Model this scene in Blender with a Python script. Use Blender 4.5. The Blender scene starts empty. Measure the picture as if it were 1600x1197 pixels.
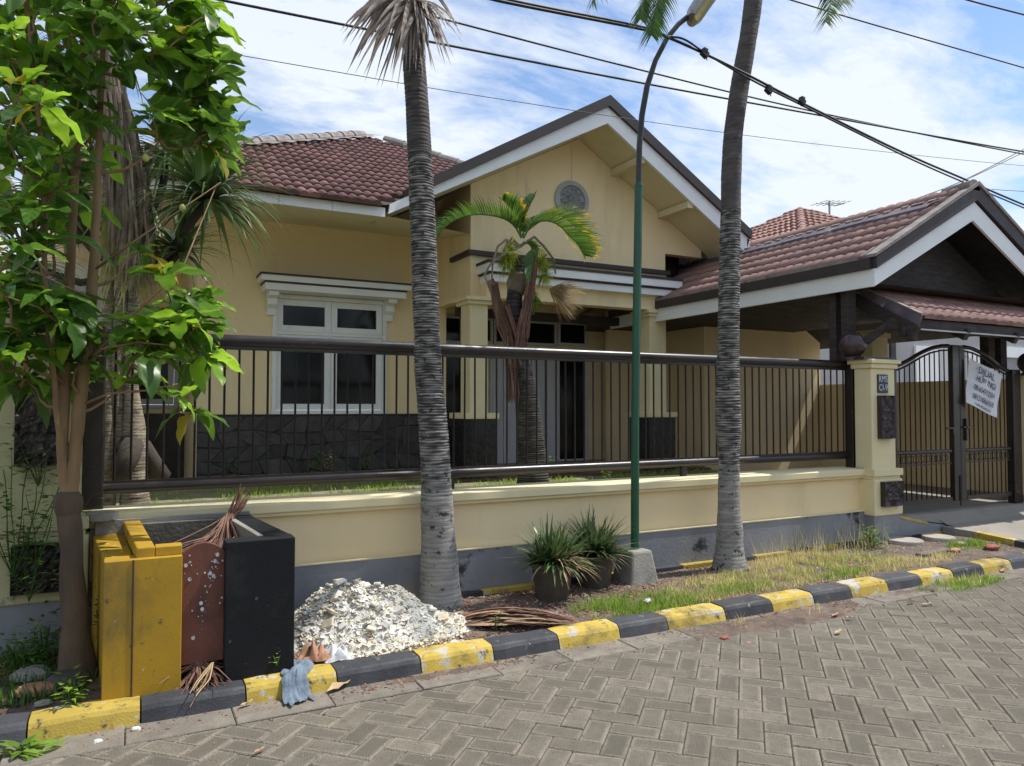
import bpy, bmesh, math, random
from mathutils import Vector, Matrix, noise
random.seed(7)
R=math.radians
S=bpy.context.scene; COL=S.collection
# ------------------------------------------------------------------ camera
F=1150.;CX=800.;CY=598.5;EYE=1.6
PIT=math.atan((636-CY)/F); YAW=math.pi/2-math.atan((3020-CX)*math.cos(PIT)/F)
cd=bpy.data.cameras.new('camera'); cam=bpy.data.objects.new('camera',cd); COL.objects.link(cam)
cam.location=(0,0,EYE); cam.rotation_euler=(math.pi/2+PIT,0,-YAW)
cd.sensor_width=36; cd.lens=36*F/1600; cd.clip_start=.05; cd.clip_end=2000
S.camera=cam
# ------------------------------------------------------------------ world
SUN=Vector((.50,-.075,.86)).normalized()
w=bpy.data.worlds.new('World'); S.world=w; w.use_nodes=True
nt=w.node_tree; nt.nodes.clear()
def N(t,ty,**k):
    n=t.nodes.new(ty)
    for a,b in k.items(): setattr(n,a,b)
    return n
sky=N(nt,'ShaderNodeTexSky'); sky.sky_type='NISHITA'; sky.sun_disc=False
sky.sun_elevation=math.asin(SUN.z); sky.sun_rotation=math.atan2(SUN.x,SUN.y)
sky.air_density=1.0; sky.dust_density=.6; sky.ozone_density=1.5
tc=N(nt,'ShaderNodeTexCoord'); sep=N(nt,'ShaderNodeSeparateXYZ'); nt.links.new(tc.outputs['Generated'],sep.inputs[0])
ad=N(nt,'ShaderNodeMath',operation='ADD'); nt.links.new(sep.outputs[2],ad.inputs[0]); ad.inputs[1].default_value=.22
mx0=N(nt,'ShaderNodeMath',operation='MAXIMUM'); nt.links.new(ad.outputs[0],mx0.inputs[0]); mx0.inputs[1].default_value=.05
dv=N(nt,'ShaderNodeVectorMath',operation='DIVIDE'); cmb=N(nt,'ShaderNodeCombineXYZ')
nt.links.new(tc.outputs['Generated'],dv.inputs[0])
for i in range(3): nt.links.new(mx0.outputs[0],cmb.inputs[i])
nt.links.new(cmb.outputs[0],dv.inputs[1])
mp=N(nt,'ShaderNodeMapping'); mp.inputs['Scale'].default_value=(1.3,2.4,1); mp.inputs['Rotation'].default_value=(0,0,R(25)); mp.inputs['Location'].default_value=(3.1,1.4,0)
nt.links.new(dv.outputs[0],mp.inputs[0])
n1=N(nt,'ShaderNodeTexNoise'); n1.inputs['Scale'].default_value=1.1; n1.inputs['Detail'].default_value=9; n1.inputs['Roughness'].default_value=.55; n1.inputs['Distortion'].default_value=.35
n2=N(nt,'ShaderNodeTexNoise'); n2.inputs['Scale'].default_value=4.5; n2.inputs['Detail'].default_value=8; n2.inputs['Roughness'].default_value=.65; n2.inputs['Distortion'].default_value=.3
nt.links.new(mp.outputs[0],n1.inputs[0]); nt.links.new(mp.outputs[0],n2.inputs[0])
m1=N(nt,'ShaderNodeMath',operation='MULTIPLY_ADD'); nt.links.new(n2.outputs[0],m1.inputs[0]); m1.inputs[1].default_value=.42
nt.links.new(n1.outputs[0],m1.inputs[2])
cr=N(nt,'ShaderNodeMapRange'); nt.links.new(m1.outputs[0],cr.inputs[0])
cr.inputs[1].default_value=.58; cr.inputs[2].default_value=.80; cr.inputs[3].default_value=.04; cr.inputs[4].default_value=.95
hz=N(nt,'ShaderNodeMapRange'); nt.links.new(sep.outputs[2],hz.inputs[0]); hz.inputs[1].default_value=0; hz.inputs[2].default_value=.45; hz.inputs[3].default_value=.35; hz.inputs[4].default_value=0
am=N(nt,'ShaderNodeMath',operation='ADD'); am.use_clamp=True; nt.links.new(cr.outputs[0],am.inputs[0]); nt.links.new(hz.outputs[0],am.inputs[1])
sc=N(nt,'ShaderNodeMix',data_type='RGBA',blend_type='MULTIPLY'); sc.inputs[0].default_value=1; nt.links.new(sky.outputs[0],sc.inputs[6]); sc.inputs[7].default_value=(.68,.79,.90,1)
mix=N(nt,'ShaderNodeMix',data_type='RGBA'); nt.links.new(am.outputs[0],mix.inputs[0]); nt.links.new(sc.outputs[2],mix.inputs[6]); mix.inputs[7].default_value=(4.35,4.7,5.15,1)
bg=N(nt,'ShaderNodeBackground'); bg.inputs[1].default_value=.105; nt.links.new(mix.outputs[2],bg.inputs[0])
wo=N(nt,'ShaderNodeOutputWorld'); nt.links.new(bg.outputs[0],wo.inputs[0])
sl=bpy.data.lights.new('sun','SUN'); sl.energy=2.75; sl.angle=R(.55); sl.color=(1,.955,.88)
so=bpy.data.objects.new('sun',sl); COL.objects.link(so); so.rotation_euler=SUN.to_track_quat('Z','Y').to_euler(); so.location=(3,0,30)
S.view_settings.view_transform='Standard'; S.view_settings.look='None'; S.view_settings.exposure=0.98; S.view_settings.gamma=1
S.view_settings.use_curve_mapping=False
S.render.engine='CYCLES'
# ------------------------------------------------------------------ survey helpers (photo ray -> point on a known plane)
def ray(x,y):
    a=(x-CX)/F;b=(CY-y)/F
    fx,fz=math.cos(PIT)-b*math.sin(PIT),math.sin(PIT)+b*math.cos(PIT)
    s,c=math.sin(YAW),math.cos(YAW)
    return Vector((fx*s+a*c, fx*c-a*s, fz))
def W(x,y,X=None,Y=None,Z=None):
    d=ray(x,y)
    t=X/d[0] if X is not None else Y/d[1] if Y is not None else (Z-EYE)/d[2]
    return Vector((0,0,EYE))+d*t
def rnd(a,b): return random.uniform(a,b)
# ------------------------------------------------------------------ mesh builder
ORG={}
class MB:
    def __init__(s): s.v=[];s.f=[];s.mi=[];s.m=0;s.col=[];s.c=None
    def add(s,vs,fs):
        o=len(s.v); s.v+=[tuple(v) for v in vs]
        if s.c is not None or s.col:
            while len(s.col)<o: s.col.append(1.)
            s.col+=[1. if s.c is None else s.c]*len(vs)
        for f in fs: s.f.append([i+o for i in f]); s.mi.append(s.m)
        return s
    def box(s,a,b):
        x0,x1=sorted((a[0],b[0]));y0,y1=sorted((a[1],b[1]));z0,z1=sorted((a[2],b[2]))
        return s.add([(x0,y0,z0),(x1,y0,z0),(x1,y1,z0),(x0,y1,z0),(x0,y0,z1),(x1,y0,z1),(x1,y1,z1),(x0,y1,z1)],
            [(0,3,2,1),(4,5,6,7),(0,1,5,4),(1,2,6,5),(2,3,7,6),(3,0,4,7)])
    def obox(s,c,sx,sy,sz,M):
        vs=[Vector(c)+M@Vector((i*sx/2,j*sy/2,k*sz/2)) for k in(-1,1) for j in(-1,1) for i in(-1,1)]
        return s.add(vs,[(0,2,3,1),(4,5,7,6),(0,1,5,4),(1,3,7,5),(3,2,6,7),(2,0,4,6)])
    def beam(s,p,q,wd,h,up=(0,0,1)):
        p=Vector(p);q=Vector(q);d=(q-p);L=d.length;d.normalize()
        sd=d.cross(Vector(up)).normalized();u=sd.cross(d)
        vs=[b+sd*i*wd/2+u*j*h/2 for b in(p,q) for j in(-1,1) for i in(-1,1)]
        return s.add(vs,[(0,1,3,2),(4,6,7,5),(0,4,5,1),(1,5,7,3),(3,7,6,2),(2,6,4,0)])
    def prism(s,pts,axis,a,b):
        n=len(pts)
        def m(p,t):
            if axis=='y': return (p[0],t,p[1])
            if axis=='x': return (t,p[0],p[1])
            return (p[0],p[1],t)
        vs=[m(p,a) for p in pts]+[m(p,b) for p in pts]
        return s.add(vs,[list(range(n))[::-1],[n+i for i in range(n)]]+[(i,(i+1)%n,n+(i+1)%n,n+i) for i in range(n)])
    def tube(s,pts,r,n=8,cap=True,flat=None):
        pts=[Vector(p) for p in pts]; m=len(pts)
        if not isinstance(r,(list,tuple)): r=[r]*m
        vs=[];ref=Vector((0,0,1)) if abs((pts[-1]-pts[0]).normalized().z)<.9 else Vector((1,0,0))
        for i,p in enumerate(pts):
            d=(pts[min(i+1,m-1)]-pts[max(i-1,0)]).normalized()
            a=d.cross(ref).normalized(); b=d.cross(a)
            for k in range(n):
                t=2*math.pi*k/n; vs.append(p+(a*math.cos(t)+b*math.sin(t))*r[i])
        fs=[(i*n+k,i*n+(k+1)%n,(i+1)*n+(k+1)%n,(i+1)*n+k) for i in range(m-1) for k in range(n)]
        if cap: fs+=[list(range(n))[::-1],[(m-1)*n+k for k in range(n)]]
        return s.add(vs,fs)
    def lathe(s,c,prof,n=20,axis='z'):
        vs=[]
        for (r,z) in prof:
            for k in range(n):
                t=2*math.pi*k/n
                q=(r*math.cos(t),r*math.sin(t),z) if axis=='z' else (r*math.cos(t),z,r*math.sin(t))
                vs.append((c[0]+q[0],c[1]+q[1],c[2]+q[2]))
        m=len(prof)
        fs=[(i*n+k,i*n+(k+1)%n,(i+1)*n+(k+1)%n,(i+1)*n+k) for i in range(m-1) for k in range(n)]
        if axis!='z': fs=[f[::-1] for f in fs]
        fs+=[list(range(n))[::-1],[(m-1)*n+k for k in range(n)]]
        return s.add(vs,fs)
    def quad(s,a,b,c,d): return s.add([a,b,c,d],[(0,1,2,3)])
    def blade(s,p,d,L,wd,droop=.3,seg=3,side=None,taper=1.):
        """flat leaf strip bending down"""
        p=Vector(p);d=Vector(d).normalized()
        sd=Vector(side).normalized() if side is not None else d.cross(Vector((0,0,1)))
        if sd.length<1e-3: sd=Vector((1,0,0))
        sd.normalize(); vs=[];q=p.copy();dd=d.copy()
        for i in range(seg+1):
            t=i/seg; ww=wd*(.55+.45*math.sin(math.pi*min(1,t*1.3+.2)))*(1-t**2.2*taper)
            vs+= [q-sd*ww/2,q+sd*ww/2] if i<seg or taper<1 else [q]
            q=q+dd*L/seg; dd=(dd+Vector((0,0,-droop/seg))).normalized()
        fs=[(2*i,2*i+1,2*i+3,2*i+2) for i in range(seg-1)]
        if taper>=1: fs.append((2*seg-2,2*seg-1,2*seg))
        else: fs.append((2*seg-2,2*seg-1,2*seg+1,2*seg))
        return s.add(vs,fs)
    def build(s,name,mat,parent=None,smooth=False,bevel=0,kind=None,label=None,cat=None,group=None,autos=False):
        me=bpy.data.meshes.new(name)
        org=ORG.get(parent.name,Vector((0,0,0))) if parent else None
        if parent is None:
            xs=list(zip(*s.v)); org=Vector(((min(xs[0])+max(xs[0]))/2,(min(xs[1])+max(xs[1]))/2,min(xs[2])))
        me.from_pydata([(v[0]-org[0],v[1]-org[1],v[2]-org[2]) for v in s.v],[],s.f)
        for m in (mat if isinstance(mat,(list,tuple)) else [mat]): me.materials.append(m)
        if any(s.mi): me.polygons.foreach_set('material_index',s.mi)
        if s.col:
            while len(s.col)<len(s.v): s.col.append(1.)
            at=me.attributes.new('tone','FLOAT','POINT'); at.data.foreach_set('value',s.col)
        if smooth: me.polygons.foreach_set('use_smooth',[True]*len(me.polygons))
        me.update()
        o=bpy.data.objects.new(name,me); COL.objects.link(o)
        if smooth and autos:
            md=o.modifiers.new('es','EDGE_SPLIT'); md.split_angle=R(38)
        if bevel: 
            md=o.modifiers.new('bv','BEVEL'); md.width=bevel; md.segments=2; md.limit_method='ANGLE'
        if parent: o.parent=parent; ORG[o.name]=org
        else: o.location=org; ORG[o.name]=org
        if kind:o['kind']=kind
        if label:o['label']=label
        if cat:o['category']=cat
        if group:o['group']=group
        return o
def thing(name,label,cat,loc=(0,0,0),group=None):
    o=bpy.data.objects.new(name,None); COL.objects.link(o); o.location=loc; o.empty_display_size=.2
    o['label']=label; o['category']=cat
    if group:o['group']=group
    ORG[o.name]=Vector(loc); return o
def inst(name,me,M,parent):
    o=bpy.data.objects.new(name,me); COL.objects.link(o); o.parent=parent
    o.matrix_local=Matrix.Translation(-ORG[parent.name])@M; ORG[o.name]=ORG[parent.name]; return o
# ------------------------------------------------------------------ materials
def mat(name,col,col2=None,scale=6,rough=.8,bump=.15,bscale=60,spec=.5,metal=0,spots=None,rand=0,island=0,streak=None,tone=None,trans=0,stretch=None,lo=.35,hi=.65,detail=6):
    """spots=(color,scale,threshold,softness); tone=(dark color) multiplies by the vertex attribute"""
    m=bpy.data.materials.new(name); m.use_nodes=True; t=m.node_tree; b=t.nodes['Principled BSDF']; L=t.links.new
    b.inputs['Roughness'].default_value=rough; b.inputs['Metallic'].default_value=metal
    b.inputs['Specular IOR Level'].default_value=spec
    tc=N(t,'ShaderNodeTexCoord'); oi=N(t,'ShaderNodeObjectInfo'); vec=tc.outputs['Object']
    if rand or island:
        ml=N(t,'ShaderNodeMath',operation='MULTIPLY'); L(oi.outputs['Random'],ml.inputs[0]); ml.inputs[1].default_value=37.
        va=N(t,'ShaderNodeVectorMath',operation='ADD'); L(vec,va.inputs[0]); L(ml.outputs[0],va.inputs[1]); vec=va.outputs[0]
    if stretch:
        mp=N(t,'ShaderNodeMapping'); mp.inputs['Scale'].default_value=stretch; L(vec,mp.inputs[0]); vec=mp.outputs[0]
    n=N(t,'ShaderNodeTexNoise'); n.inputs['Scale'].default_value=scale; n.inputs['Detail'].default_value=detail; n.inputs['Roughness'].default_value=.6; L(vec,n.inputs[0])
    mr=N(t,'ShaderNodeMapRange'); L(n.outputs[0],mr.inputs[0]); mr.inputs[1].default_value=lo; mr.inputs[2].default_value=hi
    mx=N(t,'ShaderNodeMix',data_type='RGBA'); L(mr.outputs[0],mx.inputs[0])
    c2=col2 or tuple(x*.75 for x in col)
    mx.inputs[6].default_value=(*col,1); mx.inputs[7].default_value=(*c2,1); out=mx.outputs[2]
    if rand or island:
        g=N(t,'ShaderNodeNewGeometry'); a=N(t,'ShaderNodeMath',operation='ADD'); L(oi.outputs['Random'],a.inputs[0]); L(g.outputs['Random Per Island'],a.inputs[1])
        if not island: a.inputs[1].default_value=0; t.links.remove(a.inputs[1].links[0])
        fr=N(t,'ShaderNodeMath',operation='FRACT'); L(a.outputs[0],fr.inputs[0])
        r2=N(t,'ShaderNodeMapRange'); L(fr.outputs[0],r2.inputs[0]); k=max(rand,island); r2.inputs[3].default_value=1-k; r2.inputs[4].default_value=1+k
        hs=N(t,'ShaderNodeHueSaturation'); L(r2.outputs[0],hs.inputs['Value']); L(out,hs.inputs['Color']); out=hs.outputs[0]
    for sp in (spots or []):
        sn=N(t,'ShaderNodeTexNoise'); sn.inputs['Scale'].default_value=sp[1]; sn.inputs['Detail'].default_value=7; sn.inputs['Roughness'].default_value=.65
        v2=vec
        if len(sp)>4:
            mp=N(t,'ShaderNodeMapping'); mp.inputs['Scale'].default_value=sp[4]; mp.inputs['Location'].default_value=(sp[1],7.3,2.1); L(vec,mp.inputs[0]); v2=mp.outputs[0]
        L(v2,sn.inputs[0])
        sr=N(t,'ShaderNodeMapRange'); L(sn.outputs[0],sr.inputs[0]); sr.inputs[1].default_value=sp[2]; sr.inputs[2].default_value=sp[2]+sp[3]
        sm=N(t,'ShaderNodeMix',data_type='RGBA'); L(sr.outputs[0],sm.inputs[0]); L(out,sm.inputs[6]); sm.inputs[7].default_value=(*sp[0],1); out=sm.outputs[2]
    if tone:
        at=N(t,'ShaderNodeAttribute'); at.attribute_name='tone'
        tm=N(t,'ShaderNodeMix',data_type='RGBA'); L(at.outputs['Fac'],tm.inputs[0]); tm.inputs[6].default_value=(*tone,1); L(out,tm.inputs[7]); out=tm.outputs[2]
    L(out,b.inputs['Base Color'])
    if bump:
        bn=N(t,'ShaderNodeTexNoise'); bn.inputs['Scale'].default_value=bscale; bn.inputs['Detail'].default_value=5; L(vec,bn.inputs[0])
        bp=N(t,'ShaderNodeBump'); bp.inputs['Strength'].default_value=bump; bp.inputs['Distance'].default_value=.01; L(bn.outputs[0],bp.inputs['Height']); L(bp.outputs[0],b.inputs['Normal'])
        rr=N(t,'ShaderNodeMapRange'); L(n.outputs[0],rr.inputs[0]); rr.inputs[1].default_value=.3; rr.inputs[2].default_value=.7; rr.inputs[3].default_value=max(.03,rough-.1); rr.inputs[4].default_value=min(1,rough+.1); L(rr.outputs[0],b.inputs['Roughness'])
    if trans:
        tb=N(t,'ShaderNodeBsdfTranslucent'); ms=N(t,'ShaderNodeMixShader'); ms.inputs[0].default_value=trans
        hh=N(t,'ShaderNodeHueSaturation'); hh.inputs['Value'].default_value=1.7; hh.inputs['Hue'].default_value=.485; L(out,hh.inputs['Color']); L(hh.outputs[0],tb.inputs[0])
        L(b.outputs[0],ms.inputs[1]); L(tb.outputs[0],ms.inputs[2]); L(ms.outputs[0],t.nodes['Material Output'].inputs[0])
    return m
M={}
M['cream']=mat('cream_stucco',(.87,.71,.44),(.83,.675,.41),1.3,.85,.12,90,spots=[((.60,.51,.31),1.1,.56,.25,(1,1,.25)),((.48,.43,.30),4.0,.66,.15,(1,1,.12)),((.40,.36,.26),14,.72,.05)])
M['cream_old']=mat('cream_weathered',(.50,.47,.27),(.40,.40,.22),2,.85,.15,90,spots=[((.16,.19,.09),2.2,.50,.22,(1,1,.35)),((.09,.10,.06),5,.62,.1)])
M['cream_pale']=mat('cream_pale',(.76,.67,.42),(.70,.61,.38),2,.85,.1,80)
M['soffit']=mat('soffit_cream',(.70,.61,.41),(.64,.56,.37),3,.9,.05,50,spots=[((.40,.34,.22),2,.62,.2)])
M['white']=mat('white_paint',(.82,.83,.83),(.76,.77,.77),2,.5,.05,80,spots=[((.45,.46,.46),4,.66,.15)])
M['white_house']=mat('white_wall',(.82,.82,.80),(.70,.70,.66),1,.8,.05,40)
M['greywhite']=mat('grey_white_paint',(.52,.53,.54),(.46,.47,.48),2,.5,.05,80)
M['basegrey']=mat('grey_base_paint',(.26,.265,.285),(.20,.205,.225),2.2,.8,.25,45,spots=[((.03,.032,.038),2.3,.60,.05),((.30,.30,.31),9,.66,.05,(1,1,3)),((.06,.07,.05),.9,.6,.25)])
M['bar']=mat('dark_brown_bar',(.022,.015,.014),(.016,.011,.010),4,.55,.0,60,spec=.25)
M['brown']=mat('dark_brown_gloss',(.018,.013,.0125),(.026,.019,.018),4,.34,.06,60,spots=[((.10,.055,.05),6,.64,.1)])
M['timber']=mat('dark_timber',(.045,.034,.030),(.025,.019,.018),5,.7,.25,30,stretch=(1,1,5),spots=[((.10,.08,.07),5,.66,.2)])
M['purple']=mat('purple_flashing',(.085,.07,.10),(.16,.13,.15),5,.6,.3,40,spots=[((.5,.47,.45),4,.66,.08)])
M['black_trim']=mat('black_trim',(.03,.022,.022),(.05,.035,.033),4,.6,.1,60)
M['wainscot_joint']=mat('wainscot_joint',(.042,.039,.037),None,10,.9,.2,60)
M['stone']=mat('dark_fieldstone',(.072,.064,.060),(.042,.038,.037),7,.7,.5,25,rand=.3,spots=[((.17,.16,.15),9,.70,.06)])
M['blacktile']=mat('black_gloss_stone',(.012,.012,.013),(.022,.022,.023),9,.28,.2,30,spots=[((.16,.16,.16),16,.74,.04)])
M['glass']=mat('dark_glass',(.010,.011,.011),(.008,.009,.010),1,.08,0,spec=.28)
M['tile']=mat('roof_tile',(.20,.105,.092),(.15,.085,.078),5,.85,.3,70,rand=.28,spots=[((.10,.09,.09),5,.56,.15),((.24,.19,.18),11,.70,.08),((.045,.04,.04),3,.66,.12)],spec=.3)
M['tile2']=mat('carport_roof_tile',(.31,.19,.165),(.25,.155,.14),5,.88,.25,70,rand=.16,spots=[((.16,.13,.13),4,.58,.15),((.34,.27,.25),12,.68,.08)],spec=.3)
M['tile3']=mat('red_far_tile',(.30,.155,.125),(.24,.135,.115),1.4,.8,.2,20,rand=.1,spots=[((.20,.14,.12),1.1,.56,.15)])
M['mortar']=mat('ridge_mortar',(.28,.25,.23),(.19,.165,.155),7,.9,.5,40,spots=[((.12,.10,.10),5,.6,.1)])
M['conc']=mat('concrete',(.30,.29,.26),(.22,.21,.19),6,.9,.4,55,spots=[((.10,.10,.085),3.5,.6,.15),((.45,.44,.40),14,.68,.08)])
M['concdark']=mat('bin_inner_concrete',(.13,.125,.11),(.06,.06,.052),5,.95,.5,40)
M['apron']=mat('driveway_concrete',(.30,.27,.23),(.24,.22,.19),1.3,.9,.35,60,spots=[((.13,.12,.11),1.0,.6,.2),((.40,.36,.31),9,.66,.1)])
M['paver']=mat('paver',(.265,.230,.180),(.20,.173,.134),13,.9,.9,140,island=.12,tone=(.10,.088,.068),spots=[((.12,.105,.08),.8,.48,.22),((.075,.068,.055),75,.56,.10),((.10,.09,.072),19,.60,.10),((.34,.32,.28),38,.63,.1),((.10,.115,.065),2.3,.70,.08)])
M['joint']=mat('paver_joint_soil',(.135,.118,.092),(.055,.05,.04),5,.95,.4,90,spots=[((.16,.13,.10),7,.6,.15),((.07,.09,.03),3,.66,.1)])
M['gutter']=mat('gutter_slab',(.215,.19,.155),(.15,.132,.108),9,.9,.5,90,island=.1,spots=[((.09,.08,.065),1.8,.52,.15),((.17,.10,.065),4.5,.62,.1)])
M['kyellow']=mat('kerb_yellow',(.50,.36,.06),(.42,.30,.05),6,.8,.28,90,rand=.14,spots=[((.44,.42,.37),7,.56,.03),((.17,.13,.05),4,.54,.14),((.07,.06,.035),15,.58,.09)])
M['kblack']=mat('kerb_black',(.050,.052,.062),(.030,.031,.038),7,.7,.28,90,rand=.22,spots=[((.20,.195,.18),9,.62,.06),((.12,.10,.07),3.5,.60,.14)])
M['byellow']=mat('bin_yellow',(.44,.26,.012),(.36,.21,.014),3,.62,.12,120,spots=[((.60,.58,.42),11,.66,.02),((.12,.095,.03),2.6,.56,.2,(1,1,.5)),((.07,.07,.03),9,.63,.06),((.16,.13,.04),22,.64,.06)])
M['bblack']=mat('bin_black',(.010,.0105,.012),(.014,.0145,.017),4,.8,.15,90,spots=[((.09,.09,.09),15,.66,.04),((.035,.035,.03),2.5,.55,.2)],spec=.25)
M['terra']=mat('bin_terracotta_board',(.17,.055,.034),(.13,.046,.03),5,.75,.15,90,spots=[((.06,.03,.022),3.2,.56,.16,(1,1,.6)),((.33,.24,.2),26,.69,.03)])
M['soil']=mat('verge_soil',(.15,.105,.08),(.09,.066,.052),11,.95,.8,70,spots=[((.30,.245,.19),24,.60,.08),((.05,.038,.03),4,.58,.12),((.28,.21,.14),1.6,.58,.2)])
M['yard']=mat('yard_soil',(.24,.21,.13),(.16,.17,.07),4,.95,.6,60,spots=[((.10,.15,.04),2.0,.5,.15),((.42,.39,.34),6,.66,.1)])
M['ground']=mat('ground',(.17,.15,.12),(.13,.12,.09),.6,.95,.2,30)
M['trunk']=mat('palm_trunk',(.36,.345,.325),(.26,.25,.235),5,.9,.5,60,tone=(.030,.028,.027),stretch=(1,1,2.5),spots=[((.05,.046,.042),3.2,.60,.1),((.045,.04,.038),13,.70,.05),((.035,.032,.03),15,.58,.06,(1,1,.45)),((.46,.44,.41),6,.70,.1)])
M['trunk_shaded']=mat('palm_trunk_shaded',(.15,.13,.115),(.09,.08,.072),5,.9,.5,60,tone=(.025,.022,.02),spots=[((.30,.27,.24),9,.66,.08)])  # palm trunk greys darkened, the shade on the garden palm is in the colour
M['trunk_dark']=mat('palm_trunk_shaft',(.115,.10,.095),(.07,.06,.058),5,.85,.4,50,tone=(.03,.026,.026),stretch=(1,1,2.5),spots=[((.24,.22,.205),5,.68,.1)])
M['bark']=mat('tree_bark',(.30,.19,.10),(.20,.13,.07),9,.9,.5,60,stretch=(1,1,.3),spots=[((.42,.33,.22),7,.64,.1),((.10,.075,.045),5,.63,.1)])
M['bark_dark']=mat('tree_base_bark',(.12,.085,.055),(.07,.05,.035),7,.95,.6,40,stretch=(1,1,.4),spots=[((.22,.18,.14),8,.70,.08)])
M['bark_grey']=mat('yard_tree_bark',(.40,.34,.25),(.26,.21,.15),9,.9,.5,60,tone=(.05,.04,.03),spots=[((.08,.07,.06),5,.60,.1)])
M['leaf']=mat('noni_leaf',(.070,.165,.022),(.045,.125,.018),4,.36,.12,30,rand=.35,island=.3,trans=.38)
M['leaf_y']=mat('noni_leaf_young',(.155,.30,.022),(.11,.25,.02),4,.38,.1,30,rand=.25,island=.25,trans=.42)
M['leaf_old']=mat('noni_leaf_yellowing',(.36,.27,.02),(.22,.23,.02),5,.5,.1,30,rand=.2,trans=.35,spots=[((.2,.09,.02),8,.66,.08)])
M['palm_leaf']=mat('palm_leaflet',(.075,.155,.022),(.05,.115,.018),3,.42,.05,30,island=.4,trans=.28)
M['palm_tip']=mat('palm_leaflet_yellow',(.50,.34,.02),(.36,.33,.02),9,.5,.05,30,island=.3,trans=.3)
M['dleaf']=mat('sword_leaf',(.075,.14,.045),(.14,.21,.07),3,.34,.05,30,island=.4,trans=.15)
M['paleleaf']=mat('pale_sword_leaf',(.50,.48,.20),(.36,.37,.13),6,.5,.05,30,island=.3,trans=.2)
M['dead']=mat('dead_leaf_grey',(.27,.215,.155),(.15,.115,.085),7,.9,.3,40,island=.45,spots=[((.34,.29,.23),9,.66,.1)])
M['deadpalm']=mat('dead_frond_pale',(.30,.25,.21),(.17,.135,.115),7,.85,.3,40,island=.4,trans=.1)
M['deadred']=mat('dead_frond_red',(.20,.105,.07),(.12,.062,.045),7,.85,.3,40,island=.45,spots=[((.38,.28,.2),9,.64,.1)])
M['straw']=mat('dry_straw',(.46,.33,.19),(.34,.24,.13),7,.85,.2,40,island=.35)
M['flower']=mat('palm_inflorescence',(.40,.46,.06),(.30,.38,.05),9,.7,.1,40,island=.3,trans=.2)
M['grass']=mat('green_grass',(.19,.31,.035),(.14,.25,.03),5,.6,0,island=.45,trans=.4)
M['drygrass']=mat('dry_grass',(.62,.54,.26),(.44,.42,.16),5,.8,0,island=.4,trans=.35)
M['weed']=mat('weed_leaf',(.065,.150,.020),(.045,.11,.018),5,.5,0,island=.4,trans=.3)
M['spider']=mat('pot_plant_leaf',(.06,.115,.04),(.10,.15,.05),5,.42,0,island=.4,trans=.12)
M['pot']=mat('clay_pot_dark',(.085,.068,.050),(.055,.046,.036),7,.85,.3,40,spots=[((.13,.11,.085),6,.66,.1)])
M['lampgreen']=mat('lamp_pole_green',(.010,.085,.045),(.012,.065,.036),3,.38,.05,30,spots=[((.10,.14,.11),30,.72,.05)])
M['lampdark']=mat('lamp_arm_dark',(.03,.035,.035),None,6,.5,.1,30)
M['lens']=mat('lamp_lens',(.50,.47,.27),(.40,.38,.22),8,.35,.05,20,trans=.25)
M['cable']=mat('cable_black',(.018,.018,.022),None,4,.6,0)
M['galv']=mat('galvanised',(.35,.35,.35),None,9,.5,.1,30,metal=.5)
M['rubble']=mat('plaster_rubble',(.74,.73,.67),(.60,.59,.53),8,.95,.6,50,island=.22,spots=[((.40,.33,.25),6,.66,.1)])
M['rubble2']=mat('plaster_chips_cream',(.74,.68,.52),(.60,.50,.34),9,.9,.3,50,island=.3)
M['chips']=mat('brown_chips',(.26,.15,.10),(.16,.09,.06),9,.9,.3,50,island=.5)
M['chipsp']=mat('pale_chips',(.50,.42,.34),(.36,.29,.23),9,.9,.3,50,island=.4)
M['cloth']=mat('blue_cloth',(.17,.22,.28),(.09,.12,.16),14,.9,.9,22,spots=[((.45,.47,.5),7,.62,.1)])
M['paperb']=mat('brown_paper',(.42,.23,.14),(.30,.15,.09),7,.8,.3,30)
M['plastic']=mat('white_plastic',(.75,.77,.8),None,7,.35,.2,30,trans=.2)
M['banner']=mat('banner_white',(.72,.73,.80),(.66,.67,.74),3,.6,.1,8)
M['ink']=mat('ink_dark',(.05,.05,.09),None,3,.7,0)
M['carve']=mat('carved_stone_dark',(.042,.028,.026),(.022,.015,.015),14,.42,.5,35,spots=[((.13,.11,.11),15,.66,.08)])
M['ball']=mat('bronze_ball',(.055,.035,.038),(.035,.022,.026),6,.3,.25,25,spots=[((.16,.13,.14),7,.66,.1)])
M['plate']=mat('number_plate_navy',(.012,.018,.035),None,9,.4,.05,40)
M['platetext']=mat('number_plate_letter',(.55,.60,.66),None,9,.5,.05,40)
M['medal']=mat('medallion_relief',(.30,.32,.32),(.12,.13,.14),20,.7,.6,60,spots=[((.50,.52,.52),26,.60,.05),((.05,.055,.06),19,.6,.06)])
M['medal_ring']=mat('medallion_ring',(.42,.42,.42),(.36,.36,.37),5,.7,.1,60)
M['redclay']=mat('red_clay_shard',(.33,.10,.07),(.24,.075,.055),8,.85,.3,50)
M['discs']=mat('stepping_stone',(.40,.36,.31),(.30,.27,.23),8,.9,.4,60)
M['slabdark']=mat('old_wood_board',(.17,.15,.14),(.10,.09,.085),8,.9,.4,40,stretch=(1,6,6))
M['gravel']=mat('gravel',(.30,.27,.22),(.22,.19,.15),8,.95,.3,50,island=.5)
M['fruit']=mat('noni_fruit',(.40,.42,.12),(.30,.34,.08),20,.6,.5,60)
M['louvre']=mat('louvre_grey',(.21,.21,.22),(.17,.17,.18),3,.6,.1,40)
M['terraceRed']=mat('terrace_tile_red',(.12,.055,.048),(.085,.04,.038),5,.4,.1,40,island=.1)
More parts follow.
